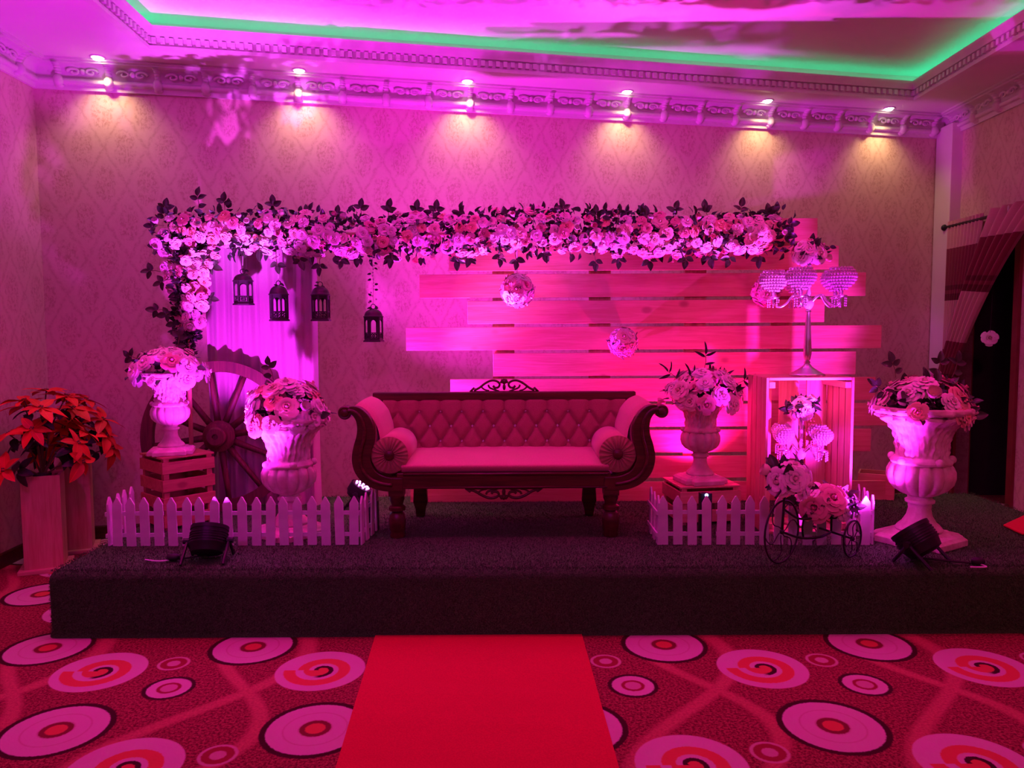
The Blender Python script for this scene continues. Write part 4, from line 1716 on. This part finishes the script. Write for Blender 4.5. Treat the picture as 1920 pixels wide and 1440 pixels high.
bk.grid(back_fn, 170, 44)
bko = bk.build('backrest', M['sofa_tuft'], sofa, smooth=True)
bm_ = MB()
bm_.lathe([(0.0115, 0.0), (0.0115, 0.004), (0.006, 0.009), (0.0005, 0.011)], 4, Matrix.Rotation(PI / 2, 4, 'X'))
btn = bm_.mesh('tuft_button')
btn.materials.append(M['bead'])
for (bx, bz) in buttons:
    v = (bz - bz0) / (bz1 - bz0)
    inst('tuft_button', btn, bko, (bx, SD - 0.075 + 0.05 * v - tuft(bx, bz) - 0.006, bz), (0, random.uniform(-.2, .2), 0))
MB().box((0, SD + 0.012, 0.585), (1.66, 0.02, 0.40)).build('back_panel', M['sofa_wood'], sofa)
MB().box((0, SD - 0.012, 0.796), (1.74, 0.060, 0.060)).build('top_rail', M['sofa_wood'], sofa, bevel=0.010)


# carved openwork crest and apron
def fret(zsign, z0, yy, name):
    mb = MB()

    def T(pts, r):
        for s in (1, -1):
            mb.tube([(s * x, yy, z0 + zsign * z) for x, z in pts], r, 6)
    mb.box((0, yy, z0 + zsign * 0.004), (0.44, 0.022, 0.010))
    T([(0.225, 0.002), (0.20, 0.030), (0.19, 0.022)], [0.010, 0.007, 0.004])
    T(smooth_path([(0.20, 0.012), (0.165, 0.030), (0.125, 0.060), (0.085, 0.078), (0.050, 0.074), (0.030, 0.055), (0.038, 0.034), (0.060, 0.030), (0.074, 0.044)], 4), 0.0085)
    T(smooth_path([(0.10, 0.010), (0.13, 0.018), (0.15, 0.034)], 4), 0.006)
    T(smooth_path([(0.034, 0.006), (0.060, 0.016), (0.095, 0.030), (0.105, 0.050)], 4), 0.007)
    mb.ball((0, yy, z0 + zsign * 0.068), 0.016, 8, 5)
    for a in range(5):
        q = PI * (a / 4)
        mb.ball((0.018 * math.cos(q), yy, z0 + zsign * (0.068 + 0.014 * math.sin(q))), 0.010, 6, 4)
    mb.ball((0, yy, z0 + zsign * 0.034), 0.014, 8, 5, (0.8, 1, 1.6))
    mb.build(name, M['sofa_wood'], sofa, smooth=True)


fret(1, 0.822, SD - 0.012, 'carved_crest')
fret(-0.8, sz_(655), 0.02, 'carved_apron')
# legs
for s in (-1, 1):
    xl = s * (960 - 355) * SCL
    lg = MB()
    lg.box((xl, 0.045, (sz_(590) + sz_(700)) / 2), (0.090, 0.085, sz_(590) - sz_(700)))
    lg.lathe([(0.042, 0.0), (0.046, 0.012), (0.040, 0.030), (0.048, 0.05), (0.052, 0.10), (0.046, 0.14), (0.032, 0.155), (0.050, 0.165), (0.050, 0.185), (0.034, 0.195), (0.038, 0.215), (0.045, 0.23), (0.045, 0.262)], 18, Matrix.Translation((xl, 0.045, 0)))
    lg.build('leg', M['sofa_wood'], sofa, sharp=40)
    xr = s * 0.545 * 1.03
    poly = [(-0.028, 0.0), (0.028, 0.0), (0.034, 0.05), (0.048, 0.10), (0.042, 0.20), (0.034, 0.29), (-0.034, 0.29), (-0.042, 0.20), (-0.048, 0.10), (-0.034, 0.05)]
    MB().prism([(x + xr, z) for x, z in poly], SD - 0.06, SD - 0.01).build('leg', M['sofa_wood'], sofa, bevel=0.005)

# ------------------------------------------------------------------ hanging lanterns
def lantern(label, px, top, bot, Y, rz, wire_top):
    p = at(px, bot, Y)
    H = at(px, top, Y).z - p.z
    Rr = 0.062
    t = thing('hanging_lantern', label, 'lantern', p, rz, group='bronze lanterns under the garland')
    MB().lathe([(Rr * 1.12, 0.0), (Rr * 1.12, 0.008), (Rr * 0.98, 0.014), (Rr * 0.98, 0.020)], 6).build('base', M['lantern'], t)
    hb = H * 0.60
    for k in range(6):
        a = 2 * PI * k / 6
        MB().box((Rr * 0.92 * math.cos(a), Rr * 0.92 * math.sin(a), 0.018 + hb / 2), (0.010, 0.010, hb), Euler((0, 0, a))).build('post', M['lantern'], t)
        a2 = a + PI / 6
        r2 = Rr * 0.80
        fm = MB()
        mt_ = Matrix.Translation((r2 * math.cos(a2), r2 * math.sin(a2), 0.018)) @ Matrix.Rotation(a2 + PI / 2, 4, 'Z')
        wv = Rr * 0.42
        q = MB()
        # pierced lower panel: frame bars and a rosette, arched top
        q.box((0, 0, 0.004), (2 * wv, 0.004, 0.006))
        q.box((0, 0, H * 0.17), (2 * wv, 0.004, 0.006))
        q.tube([(wv * 0.5 * math.cos(b), 0, H * 0.09 + wv * 0.5 * math.sin(b)) for b in [i / 8 * 2 * PI for i in range(8)]], 0.003, 4, closed=True)
        q.box((0, 0, H * 0.09), (2 * wv, 0.003, 0.004), Euler((0, 0.8, 0)))
        q.box((0, 0, H * 0.09), (2 * wv, 0.003, 0.004), Euler((0, -0.8, 0)))
        fm.add(q.v, q.f, mt_)
        fm.build('grille', M['lantern'], t)
        q, fm = MB(), MB()
        q.prism([(-wv, hb), (-wv, hb * 0.72)] + [(-wv * math.cos(b) * 0.86, hb * 0.72 + wv * 0.9 * math.sin(b)) for b in [i / 8 * PI for i in range(9)]] + [(wv, hb * 0.72), (wv, hb)], -0.002, 0.002)
        fm.add(q.v, q.f, mt_)
        fm.build('arch', M['lantern'], t)
    dome = [(Rr * 1.08, hb + 0.016), (Rr * 1.08, hb + 0.022), (Rr * 0.98, hb + 0.026)]
    for i in range(1, 7):
        a = i / 6 * PI / 2
        dome.append((max(0.008, Rr * 0.96 * math.cos(a) ** 0.8 if a < 1.5 else 0.008), hb + 0.024 + (H - hb - 0.05) * math.sin(a)))
    MB().lathe(dome, 12).build('dome', M['lantern'], t, sharp=50)
    MB().tube([(0.016 * math.cos(b), 0, H - 0.010 + 0.016 * math.sin(b)) for b in [i / 10 * 2 * PI for i in range(10)]], 0.0028, 5, closed=True).build('ring', M['lantern'], t)
    wt = at(px, wire_top, Y).z - p.z
    MB().tube([(0, 0, H + 0.004), (0.004, 0, (H + wt) / 2), (0, 0, wt)], 0.0018, 5).build('wire', M['wire'], t)
    for k in range(5):
        a = random.uniform(0, 6)
        inst('leaf', LEAF2, t, (0.012 * math.cos(a), 0.012 * math.sin(a), H * random.uniform(0.86, 1.0)), leaf_rot((math.cos(a), math.sin(a), random.uniform(-.6, .5)), 0, (0, -1, .3)), 0.5)
    return t


lantern('bronze lantern hanging furthest left, before the ivory drape', 457, 506, 572, 5.06, 0.3, 452)
lantern('second bronze lantern from the left, near the drape edge', 524, 528, 602, 5.04, 0.0, 458)
lantern('third bronze lantern from the left, beside the drape', 602, 530, 602, 5.06, 0.52, 450)
L4 = lantern('rightmost bronze lantern, hanging lowest on a beaded leafy strand', 701, 572, 641, 5.04, 0.3, 458)
# beaded strand of the lowest lantern
bead_me = MB().ball((0, 0, 0), 0.006, 6, 4).mesh('bead', True)
bead_me.materials.append(M['crystal'])
for k in range(16):
    inst('bead', bead_me, L4, (random.gauss(0, .012), random.gauss(0, .01), 0.26 + k * 0.022))
for k in range(9):
    s = random.choice((-1, 1))
    inst('leaf', LEAF2, L4, (0.01 * s, -0.005, 0.27 + k * 0.036), leaf_rot((s, 0, random.uniform(-.5, .6)), random.uniform(-.5, .5), (0, -1, .2)), 0.45)

# ------------------------------------------------------------------ rose balls
def rose_ball(label, px, py, Y, rad, n_, hang_to, weights, mount):
    c = at(px, py, Y)
    t = thing('rose_ball', label, 'flower ball', c, group='balls of roses before the boards')
    pl = []
    tr = 0
    while len(pl) < n_ and tr < 5000:
        tr += 1
        d = Vector((random.gauss(0, 1), random.gauss(0, 1), random.gauss(0, 1))).normalized()
        if d.y > 0.5:
            continue
        if any((d - q).length < 0.60 for q in pl):
            continue
        pl.append(d)
        put_rose(t, d * rad * 0.92, d, random.uniform(1.0, 1.2), weights)
    for k in range(8):
        d = Vector((random.gauss(0, 1), -abs(random.gauss(0, 1)), random.gauss(0, 1))).normalized()
        inst('leaf', LEAF2, t, d * rad * 0.85, leaf_rot(d + Vector((random.gauss(0, .5), 0, random.gauss(0, .5))), 0, d), 0.8)
    MB().ball((0, 0, 0), rad * 0.62, 12, 8).build('moss_core', M['moss'], t, smooth=True)
    if mount == 'ribbon':
        MB().tube([(0, 0, rad * 0.8), (0, 0, hang_to - c.z)], 0.003, 5).build('ribbon', M['wire'], t)
    else:
        MB().tube([(0, rad * 0.6, 0), (0, BY - 0.012 - c.y, 0)], 0.004, 5).build('pin', M['black'], t)
    return t


rose_ball('ball of white roses hanging under the middle of the garland', 970, 545, 5.16, 0.105, 26, at(970, 470, 5.16).z, [('white', 5), ('pink', 3)], 'ribbon')
rose_ball('small ball of pale roses pinned to the boards above the sofa back', 1168, 642, 5.28, 0.090, 22, 0, WB, 'pin')
rose_ball('ball of pink roses behind the left bowl of the tall candelabrum', 1436, 548, 5.22, 0.085, 20, 0, [('white', 2), ('pink', 4)], 'pin')

# ------------------------------------------------------------------ candelabra
def candelabrum(label, base, H, n_arm, spread, bowl_r, rose_n, phase, flower_label, ped=0.10):
    t = thing('candelabrum', label, 'candelabrum', base)
    MB().lathe([(ped, 0.0), (ped, 0.008), (ped * 0.9, 0.014), (ped * 0.55, 0.035), (ped * 0.28, 0.055), (ped * 0.14, 0.075)], 28).build('base', M['silver'], t, smooth=True)
    zh = H * 0.56
    MB().lathe([(0.012, 0.07), (0.020, 0.080), (0.012, 0.092), (0.018, 0.10), (0.024, 0.13), (0.024, 0.16), (0.016, zh * 0.72), (0.011, zh * 0.86), (0.018, zh * 0.88), (0.010, zh * 0.90)], 16).build('pole', M['silver'], t, smooth=True)
    MB().lathe([(0.010, zh * 0.90), (0.020, zh * 0.92), (0.030, zh * 0.96), (0.034, zh), (0.024, zh * 1.04), (0.012, zh * 1.07)], 16).build('hub', M['crystal'], t, smooth=True)
    zb = H * 0.86
    MB().lathe([(0.009, zh * 1.06), (0.016, zh * 1.12), (0.009, zh * 1.18), (0.014, zb * 0.97), (0.008, zb)], 12).build('stem', M['crystal'], t, smooth=True)

    def bowl(c, r, hgt):
        mb = MB()
        for i in range(8):
            v = i / 7
            rr = r * math.sin(PI * (0.13 + 0.62 * v))
            k = max(5, int(2 * PI * rr / 0.017))
            for j in range(k):
                a = 2 * PI * (j + 0.5 * (i % 2)) / k
                mb.ball((c[0] + rr * math.cos(a), c[1] + rr * math.sin(a), c[2] + v * hgt), 0.0088, 5, 4)
        o = mb.build('crystal_bowl', M['crystal'], t)
        return o
    bowl((0, 0, zb), bowl_r * 1.0, bowl_r * 0.8)
    for k in range(n_arm):
        a = phase + 2 * PI * k / n_arm
        ca, sa = math.cos(a), math.sin(a)
        arm = smooth_path([(0.02, zh), (0.06, zh + 0.035), (spread * 0.45, zh + 0.040), (spread * 0.62, zh - 0.005), (spread * 0.82, zh - 0.028), (spread * 0.98, zh - 0.006), (spread, zh + 0.025)], 4)
        MB().tube([(r * ca, r * sa, z) for r, z in arm], 0.0065, 7).build('arm', M['silver'], t, smooth=True)
        e = (spread * ca, spread * sa)
        MB().lathe([(0.008, zh + 0.02), (0.036, zh + 0.028), (0.036, zh + 0.034), (0.010, zh + 0.040), (0.014, zh + 0.058), (0.008, zh + 0.068)], 14, Matrix.Translation((e[0], e[1], 0))).build('cup', M['silver'], t, smooth=True)
        bowl((e[0], e[1], zh + 0.075), bowl_r, bowl_r * 1.4)
        for j in range(5):
            b = 2 * PI * j / 5
            q = MB()
            for i in range(4):
                q.ball((e[0] + 0.034 * math.cos(b), e[1] + 0.034 * math.sin(b), zh + 0.018 - i * 0.014), 0.0052, 5, 4, (1, 1, 1.3))
            q.build('drop', M['crystal'], t)
    tp_ = Vector(base) + Vector((0, 0, zb + bowl_r * 0.5))
    bouquet(flower_label, tp_, bowl_r * 1.05, bowl_r * 1.1, rose_n, [('white', 3), ('pink', 2), ('cream', 1)], 10, size=0.95, group='rose bunches in the candelabra')
    return t


cb = at(1513, 700, 4.66)
candelabrum('tall silver candelabrum with crystal bowls on top of the upright crate', (cb.x, 4.66, KT + 0.002), 0.80, 5, 0.205, 0.084, 14, 0.35, 'bunch of roses on top of the tall candelabrum', 0.105)
cb2 = at(1500, 890, 4.68)
candelabrum('small silver candelabrum with crystal bowls inside the upright crate', (cb2.x - 0.005, 4.66, STAGE_Z + 0.018), 0.80, 4, 0.155, 0.058, 10, 0.5, 'bunch of white roses on the small candelabrum inside the crate', 0.09)

# ------------------------------------------------------------------ flower tricycle
tA, tB, tC = at(1466, 1010, 3.92), at(1598, 1018, 4.02), at(1521, 985, 4.30)
tri = thing('tricycle_planter', 'black wire tricycle planter with curled spokes on the stage edge', 'planter', (tA.x, tA.y, STAGE_Z + 0.002))
o3 = Vector((tA.x, tA.y, STAGE_Z + 0.002))


def wheel3(c, R__, dirxy, tube_r=0.0055, nsp=6, curls=True):
    d = Vector((dirxy[0], dirxy[1], 0)).normalized()
    mb = MB()
    pt = lambda r, a: (c[0] + d.x * r * math.cos(a), c[1] + d.y * r * math.cos(a), c[2] + r * math.sin(a))
    mb.tube([pt(R__, i / 36 * 2 * PI) for i in range(36)], tube_r, 6, closed=True)
    wo = mb.build('wheel', M['black'], tri, smooth=True)
    for k in range(nsp):
        a = k / nsp * 2 * PI
        cur = [pt(R__ * (0.12 + 0.86 * i / 8), a + 0.5 * math.sin(i / 8 * PI)) for i in range(9)]
        MB().tube(cur, tube_r * 0.55, 5).build('spoke', M['black'], wo, smooth=True)
    MB().ball(c, 0.014, 8, 5).build('hub', M['black'], wo, smooth=True)


RA = 0.165
rA = tA.z - STAGE_Z
ca_ = (0, 0, RA)
fdir = (0.86, 0.52)
wheel3(ca_, RA, (0.62, 0.52))
RB = 0.098
cB = (tB.x - o3.x, tB.y - o3.y, RB)
cC = (tC.x - o3.x, tC.y - o3.y, RB)
wheel3(cB, RB, (0.62, 0.52))
wheel3(cC, RB, (0.62, 0.52))
fr = MB()
mid = ((cB[0] + cC[0]) / 2, (cB[1] + cC[1]) / 2, RB)
fr.tube([cB, cC], 0.006, 6)
fr.tube([ca_, (0.01, 0.01, RA + 0.13), (0.015, 0.01, RA + 0.24)], 0.007, 6)
fr.tube(smooth_path([ca_, (0.12, 0.06, RA - 0.05), (0.24, 0.10, RB + 0.01), mid], 5), 0.0065, 6)
fr.tube(smooth_path([(0.01, 0.01, RA + 0.12), (0.10, 0.05, RA + 0.06), (0.2, 0.12, RA + 0.04), (mid[0], mid[1], RB + 0.10)], 5), 0.0065, 6)
fr.tube([mid, (mid[0], mid[1], RB + 0.11)], 0.006, 6)
fr.build('frame', M['black'], tri, smooth=True)
MB().tube(smooth_path([(-0.07, -0.09, RA + 0.20), (-0.02, -0.05, RA + 0.24), (0.015, 0.01, RA + 0.23), (0.0, 0.07, RA + 0.25), (-0.05, 0.12, RA + 0.21)], 4), 0.006, 6).build('handlebar', M['black'], tri, smooth=True)


def basket(c, rx, ry, h):
    bo = MB()
    for z, s in ((0, 0.75), (h * 0.5, 0.9), (h, 1.0)):
        bo.tube([(c[0] + rx * s * math.cos(i / 20 * 2 * PI), c[1] + ry * s * math.sin(i / 20 * 2 * PI), c[2] + z) for i in range(20)], 0.0045, 5, closed=True)
    for i in range(14):
        a = i / 14 * 2 * PI
        bo.tube([(c[0] + rx * 0.75 * math.cos(a), c[1] + ry * 0.75 * math.sin(a), c[2]), (c[0] + rx * math.cos(a), c[1] + ry * math.sin(a), c[2] + h)], 0.003, 4)
    ba = bo.build('basket', M['black'], tri)
    MB().lathe([(0.70, 0.0), (0.86, h * 0.5), (0.94, h * 0.85), (0.01, h * 0.8)], 18, Matrix.Translation(c) @ Matrix.Diagonal((rx, ry, 1, 1))).build('basket_liner', M['moss'], ba)


b1 = (0.035, 0.02, RA + 0.215)
b2 = (mid[0] - 0.05, mid[1] - 0.02, RB + 0.105)
basket(b1, 0.095, 0.09, 0.075)
basket(b2, 0.165, 0.12, 0.075)
bouquet('cream and white roses with dark leaves in the front basket of the tricycle', o3 + Vector(b1) + Vector((0, 0, 0.06)), 0.10, 0.085, 7, [('white', 3), ('cream', 2)], 13, size=1.3, group='roses in the tricycle baskets', low=-20)
bouquet('pink and white roses in the wide rear basket of the tricycle', o3 + Vector(b2) + Vector((0, 0, 0.06)), 0.165, 0.09, 11, [('white', 3), ('cream', 1), ('pink', 2)], 14, size=1.3, group='roses in the tricycle baskets', low=-20, ry=0.11)

# ------------------------------------------------------------------ floods and par lights
def par_can(name, label, loc, aim, R__, L_, light, angle, cord, foot=0.12, group='black stage lights', leds=False, blend=0.4, core=None):
    """barrel turned towards aim, on a yoke standing on the turf"""
    loc = Vector(loc)
    t = thing(name, label, 'stage light', (loc.x, loc.y, STAGE_Z + 0.001), group=group)
    d = (Vector(aim) - loc).normalized()
    c = Vector((0, 0, loc.z - STAGE_Z - 0.001))
    mm = Matrix.Translation(c) @ face_to(d).to_4x4()
    MB().lathe([(R__ * 0.55, -L_ / 2), (R__ * 0.86, -L_ / 2 + 0.01), (R__ * 0.96, -L_ * 0.2), (R__, -L_ * 0.15), (R__, L_ / 2), (R__ * 1.05, L_ / 2), (R__ * 1.05, L_ / 2 - 0.02)], 28, mm, caps=True).build('barrel', M['black'], t, sharp=35)
    fins = MB()
    for k in range(5):
        fins.lathe([(R__ * 1.0, -0.003), (R__ * 1.05, -0.003), (R__ * 1.05, 0.003), (R__ * 1.0, 0.003)], 24, mm @ Matrix.Translation((0, 0, -L_ * 0.12 + k * L_ * 0.09)), caps=False)
    fins.build('cooling_fins', M['black'], t)
    MB().lathe([(R__ * 0.93, L_ / 2 + 0.001), (R__ * 0.5, L_ / 2 + 0.004), (0.002, L_ / 2 + 0.005)], 24, mm, caps=False).build('lens', M['lens'], t, smooth=True)
    if leds:
        for ring_, kk in ((0.62, 9), (0.28, 4)):
            for k in range(kk):
                a = 2 * PI * k / kk
                MB().ball(mm @ Vector((R__ * ring_ * math.cos(a), R__ * ring_ * math.sin(a), L_ / 2 + 0.006)), R__ * 0.10, 8, 5).build('led', M['led_white'], t)
    side = d.cross(Vector((0, 0, 1))).normalized()
    back = Vector((d.x, d.y, 0)).normalized()
    for s in (-1, 1):
        piv = c + side * s * (R__ + 0.014)
        MB().tube([piv, Vector((piv.x, piv.y, 0)) + back * foot * 0.6 + Vector((0, 0, 0.008))], 0.009, 6).build('yoke', M['black'], t)
        MB().tube([piv, Vector((piv.x, piv.y, 0)) - back * foot + Vector((0, 0, 0.008))], 0.009, 6).build('yoke', M['black'], t)
        MB().tube([piv - side * s * 0.01, piv + side * s * 0.022], 0.016, 10).build('yoke_knob', M['black'], t)
    if cord:
        pl = MB().ball((cord[0][0] - loc.x, cord[0][1] - loc.y, 0.022), 0.026, 8, 5, (1.5, 1, 0.8))
        pl.build('plug', M['black_rubber'], t, smooth=True)
        MB().tube(smooth_path([(c.x, c.y - 0.02, 0.03)] + [(x - loc.x, y - loc.y, 0.008) for x, y in cord[:1]], 6), 0.006, 5).build('cable', M['black_rubber'], t)
        MB().tube(smooth_path([(x - loc.x, y - loc.y, 0.010) for x, y in cord], 5), 0.0038, 5).build('white_cable', M['wire'], t)
    if core:
        spot('core_beam', loc + d * (L_ / 2 + 0.012 + R__ * 0.35), core, (light[1][0], light[1][1] * 5.0, light[1][2]), light[0] * CORE, 34, 1.0, R__ * 0.25, t)
    l = spot('beam', loc + d * (L_ / 2 + 0.012 + R__ * 0.35), loc + d * 3, light[1], light[0], angle, blend, R__ * 0.30, t)
    return t


fl = at(391, 1022, 4.03)
par_can('stage_flood_light', 'black flood light lying before the left picket fence', (fl.x, 4.03, STAGE_Z + 0.105), (at(470, 380, 5.1).x, 5.08, 2.28), 0.095, 0.15, FLOOD_LEFT, 82,
        [(at(325, 1052, 4.0).x, 4.0), (at(300, 1054, 3.98).x, 3.97), (at(272, 1050, 4.0).x, 4.0)], blend=0.5, core=(at(440, 400, 5.08).x, 5.05, 2.42))
fr_ = at(1728, 1030, 3.92)
par_can('stage_flood_light', 'black flood light lying tilted at the foot of the largest urn', (fr_.x - 0.02, 3.92, STAGE_Z + 0.115), (1.22, 5.10, 2.15), 0.10, 0.15, FLOOD_RIGHT, 100,
        [(at(1836, 1058, 3.85).x, 3.86), (at(1838, 1066, 3.85).x, 3.80), (at(1808, 1066, 3.85).x, 3.80)], blend=0.5, core=(at(1320, 450, 5.08).x, 5.05, 2.20))
pl_ = at(672, 932, 5.14)
par_can('led_par_light', 'small lit stage light behind the right end of the left fence', (pl_.x, 5.14, STAGE_Z + 0.13), (0.0, 5.12, 2.15), 0.075, 0.10, PAR_LEFT, 116, None, 0.10, leds=True, blend=0.8, core=(at(975, 490, 5.1).x, 5.12, 2.02))
pr_ = at(1330, 940, 5.16)
par_can('led_par_light', 'small stage light behind the right fence, below the urn', (pr_.x, 5.16, STAGE_Z + 0.11), (1.15, 5.30, 1.6), 0.070, 0.10, PAR_RIGHT, 120, None, 0.10, leds=False, blend=0.7)
for (px, py, Y, lab) in ((697, 940, 4.60, 'blue indicator lamp glowing beside the sofa leg'), (1325, 925, 4.40, 'blue indicator lamp glowing above the right fence')):
    p = at(px, py, Y)
    t = thing('indicator_lamp', lab, 'indicator lamp', (p.x, p.y, STAGE_Z + 0.001))
    hz = p.z - STAGE_Z
    MB().box((0, 0.03, hz * 0.5 - 0.002), (0.07, 0.05, hz)).build('housing', M['black'], t, bevel=0.004)
    MB().ball((0, 0.0, hz - 0.012), 0.010, 8, 5).build('led', M['led_blue'], t, smooth=True)

# ------------------------------------------------------------------ poinsettias in wooden planters
def tall_planter(label, px, y_top, y_bot, Y, w_, rz):
    p = at(px, y_bot, Y)
    t = thing('tall_planter', label, 'planter', (p.x, Y, 0.0), rz, group='tall square wooden planters')
    H = at(px, y_top, Y).z
    th = 0.018
    for k in range(4):
        a = k * PI / 2
        MB().box((0, -w_ / 2 + th / 2, H / 2), (w_ - (0 if k % 2 == 0 else 2 * th), th, H)).build('side_board', M['pine_z'], t, bevel=0.002).rotation_euler = (0, 0, a)
    MB().box((0, 0, 0.014), (w_ + 0.07, w_ + 0.07, 0.028)).build('base_board', M['pine'], t, bevel=0.004)
    return t, H


def poinsettia(label, c, rad, n_st, seed, lim):
    rnd = random.Random(seed)
    t = thing('poinsettia', label, 'plant', c, group='red poinsettias in the planters')
    MB().lathe([(0.05, -0.02), (0.055, 0.02), (0.02, 0.03)], 10).build('soil', M['moss'], t)
    for i in range(n_st):
        a = 2 * PI * i / n_st + rnd.uniform(-.3, .3)
        e = (0.05, 0.5, 0.95, 0.35, 1.3)[i % 5] + rnd.uniform(-.1, .1)
        rr = rad * rnd.uniform(0.8, 1.0)
        tip = Vector((max(rr * math.cos(a) * math.cos(e) * 1.05, -lim[0]) + 0.02, min(rr * math.sin(a) * math.cos(e), lim[1]), 0.12 + rr * 1.6 * math.sin(e)))
        MB().tube([(0, 0, 0), (tip.x * 0.35, tip.y * 0.35, tip.z * 0.6), tip], [0.007, 0.006, 0.004], 5).build('stem', M['stem'], t)
        d = (tip - Vector((0, 0, 0.05))).normalized()
        nb_ = rnd.randint(5, 7)
        off = rnd.random() * 6
        X = d.orthogonal().normalized()
        Yv = d.cross(X)
        for k in range(nb_):
            b = off + 2 * PI * k / nb_
            v = X * math.cos(b) + Yv * math.sin(b) + d * rnd.uniform(-0.25, 0.40)
            inst('red_bract', BRACT, t, tip, leaf_rot(v, rnd.uniform(-.3, .3), d + Vector((0, 0, 0.4))), rnd.uniform(0.75, 1.15))
        for k in range(5):
            b = off + 0.4 + 2 * PI * k / 5
            q = Vector((0, 0, 0.02)).lerp(tip, rnd.uniform(0.55, 0.92))
            v = X * math.cos(b) + Yv * math.sin(b) - d * rnd.uniform(0, .5)
            inst('leaf', GREENL, t, q, leaf_rot(v, 0, d + Vector((0, 0, .5))), rnd.uniform(0.7, 1.05))
        for k in range(4):
            MB().ball(tip + d * 0.012 + X * 0.010 * math.cos(k * 1.6) + Yv * 0.010 * math.sin(k * 1.6), 0.006, 5, 4).build('flower_bud', M['stem'], t)
    return t


t1, H1 = tall_planter('nearer tall wooden planter by the left wall', 88, 888, 1060, 5.00, 0.225, math.radians(24))
t2, H2 = tall_planter('further tall wooden planter in the left corner', 146, 868, 1018, 5.42, 0.205, math.radians(24))
poinsettia('red poinsettia in the nearer planter by the left wall', (t1.location.x, t1.location.y, H1 - 0.02), 0.30, 14, 4, (0.14, 0.3))
poinsettia('red poinsettia in the further planter in the left corner', (t2.location.x, t2.location.y, H2 - 0.02), 0.30, 14, 9, (0.04, 0.0))

# ------------------------------------------------------------------ curtain rod and curtains at the doorway
inn = -ow
rodz = 2.50
r0, r1 = on_right(7.06) + inn * 0.10, on_right(5.2) + inn * 0.10
rod = thing('curtain_rod', 'dark curtain rod above the doorway', 'curtain rod', (r0.x, r0.y, rodz))
d3 = Vector((r1.x - r0.x, r1.y - r0.y, 0))
MB().tube([(0, 0, 0), d3], 0.014, 10).build('rod', M['black'], rod, smooth=True)
MB().ball((0, 0, 0), 0.030, 12, 8).build('finial', M['black'], rod, smooth=True)
for s in (0.06, 0.62):
    q = d3 * s
    MB().tube([q, q + Vector((ow.x * 0.10, ow.y * 0.10, 0))], 0.008, 6).build('bracket', M['black'], rod)


def along_rod(y):
    p = on_right(y) + inn * 0.10
    return p


cz0 = 0.36


def curt1(u, v):
    tp_ = min(1.0, v / 0.62)
    y = 7.00 - u * (0.54 - 0.42 * tp_ ** 1.4)
    p = along_rod(y)
    am = 0.020 * (0.6 + 0.4 * v)
    off = am * math.sin(u * 2 * PI * 10)
    return (p.x + off * inn.x, p.y + off * inn.y, rodz + 0.045 - v * (rodz + 0.045 - cz0))


cm = MB().grid(curt1, 120, 20, uv=True)
q = cm.build('curtain', M['curtain'], smooth=True)
tag(q, 'pleated maroon and beige banded curtain hanging straight in the corner', 'curtain', 'banded curtains at the doorway')
top_y = [6.46, 5.45]


def curt2(u, v):
    # gathered sideways to a tie near the corner, then falling
    if v < 0.68:
        q = v / 0.68
        e = q ** 1.15
        ya = 6.25 + (6.98 - 6.25) * e
        yb = 5.45 + (6.74 - 5.45) * q ** 0.72
        z = rodz + 0.045 - (rodz + 0.045 - 1.14) * q + 0.10 * u * (q - q * q) * 0
        z += 0.06 * (1 - u) * math.sin(PI * q) * 0.5
    else:
        q = (v - 0.68) / 0.32
        ya, yb = 6.98, 6.74 + 0.12 * min(1, q * 4)
        z = 1.14 - (1.14 - cz0) * q
    y = ya + (yb - ya) * u
    p = along_rod(y)
    k = 5
    am = 0.030 * (1 - 0.35 * min(1, v / 0.68))
    off = 0.055 + am * math.sin(u * 2 * PI * k + 0.6) + 0.05 * math.sin(PI * min(1, v / 0.68)) * 0.6
    return (p.x + off * inn.x, p.y + off * inn.y, z)


cm2 = MB().grid(curt2, 90, 44, uv=True)
q2 = cm2.build('curtain', M['curtain'], smooth=True)
tag(q2, 'maroon and beige banded curtain swept aside towards the corner', 'curtain', 'banded curtains at the doorway')
eyelet = MB().tube([(0.030 * math.cos(b), 0, 0.030 * math.sin(b)) for b in [i / 16 * 2 * PI for i in range(16)]], 0.005, 6, closed=True).mesh('eyelet', True)
eyelet.materials.append(M['silver'])
for k in range(5):
    y = 6.18 - k * 0.17
    p = along_rod(y)
    inst('eyelet', eyelet, q2, (p.x + inn.x * (0.02 + 0.05 * (k % 2)), p.y, rodz), (0, 0, 0.9))
# tie band and its flower
tb = along_rod(6.86)
t = thing('curtain_tie', 'dark tie band with a pale cloth flower on the swept curtain', 'curtain tie', (tb.x + inn.x * 0.07, tb.y, 1.14))
MB().tube([(0.06 * math.cos(b), 0.15 * math.sin(b), 0.03 * math.sin(b)) for b in [i / 20 * 2 * PI for i in range(20)]], 0.016, 6, closed=True).build('band', M['curtain'], t, smooth=True)
fw = at(1856, 634, 6.30)
t = thing('cloth_flower', 'pale cloth flower hanging in the dark doorway', 'flower', fw)
inst('rose', ROSES['white'][0], t, (0, 0, 0), face_to((-0.5, -1, 0.2)), 1.15)
MB().tube([(0, 0.0, 0), (0.02, 0.0, DOOR_TOP - fw.z)], 0.002, 4).build('thread', M['black'], t)
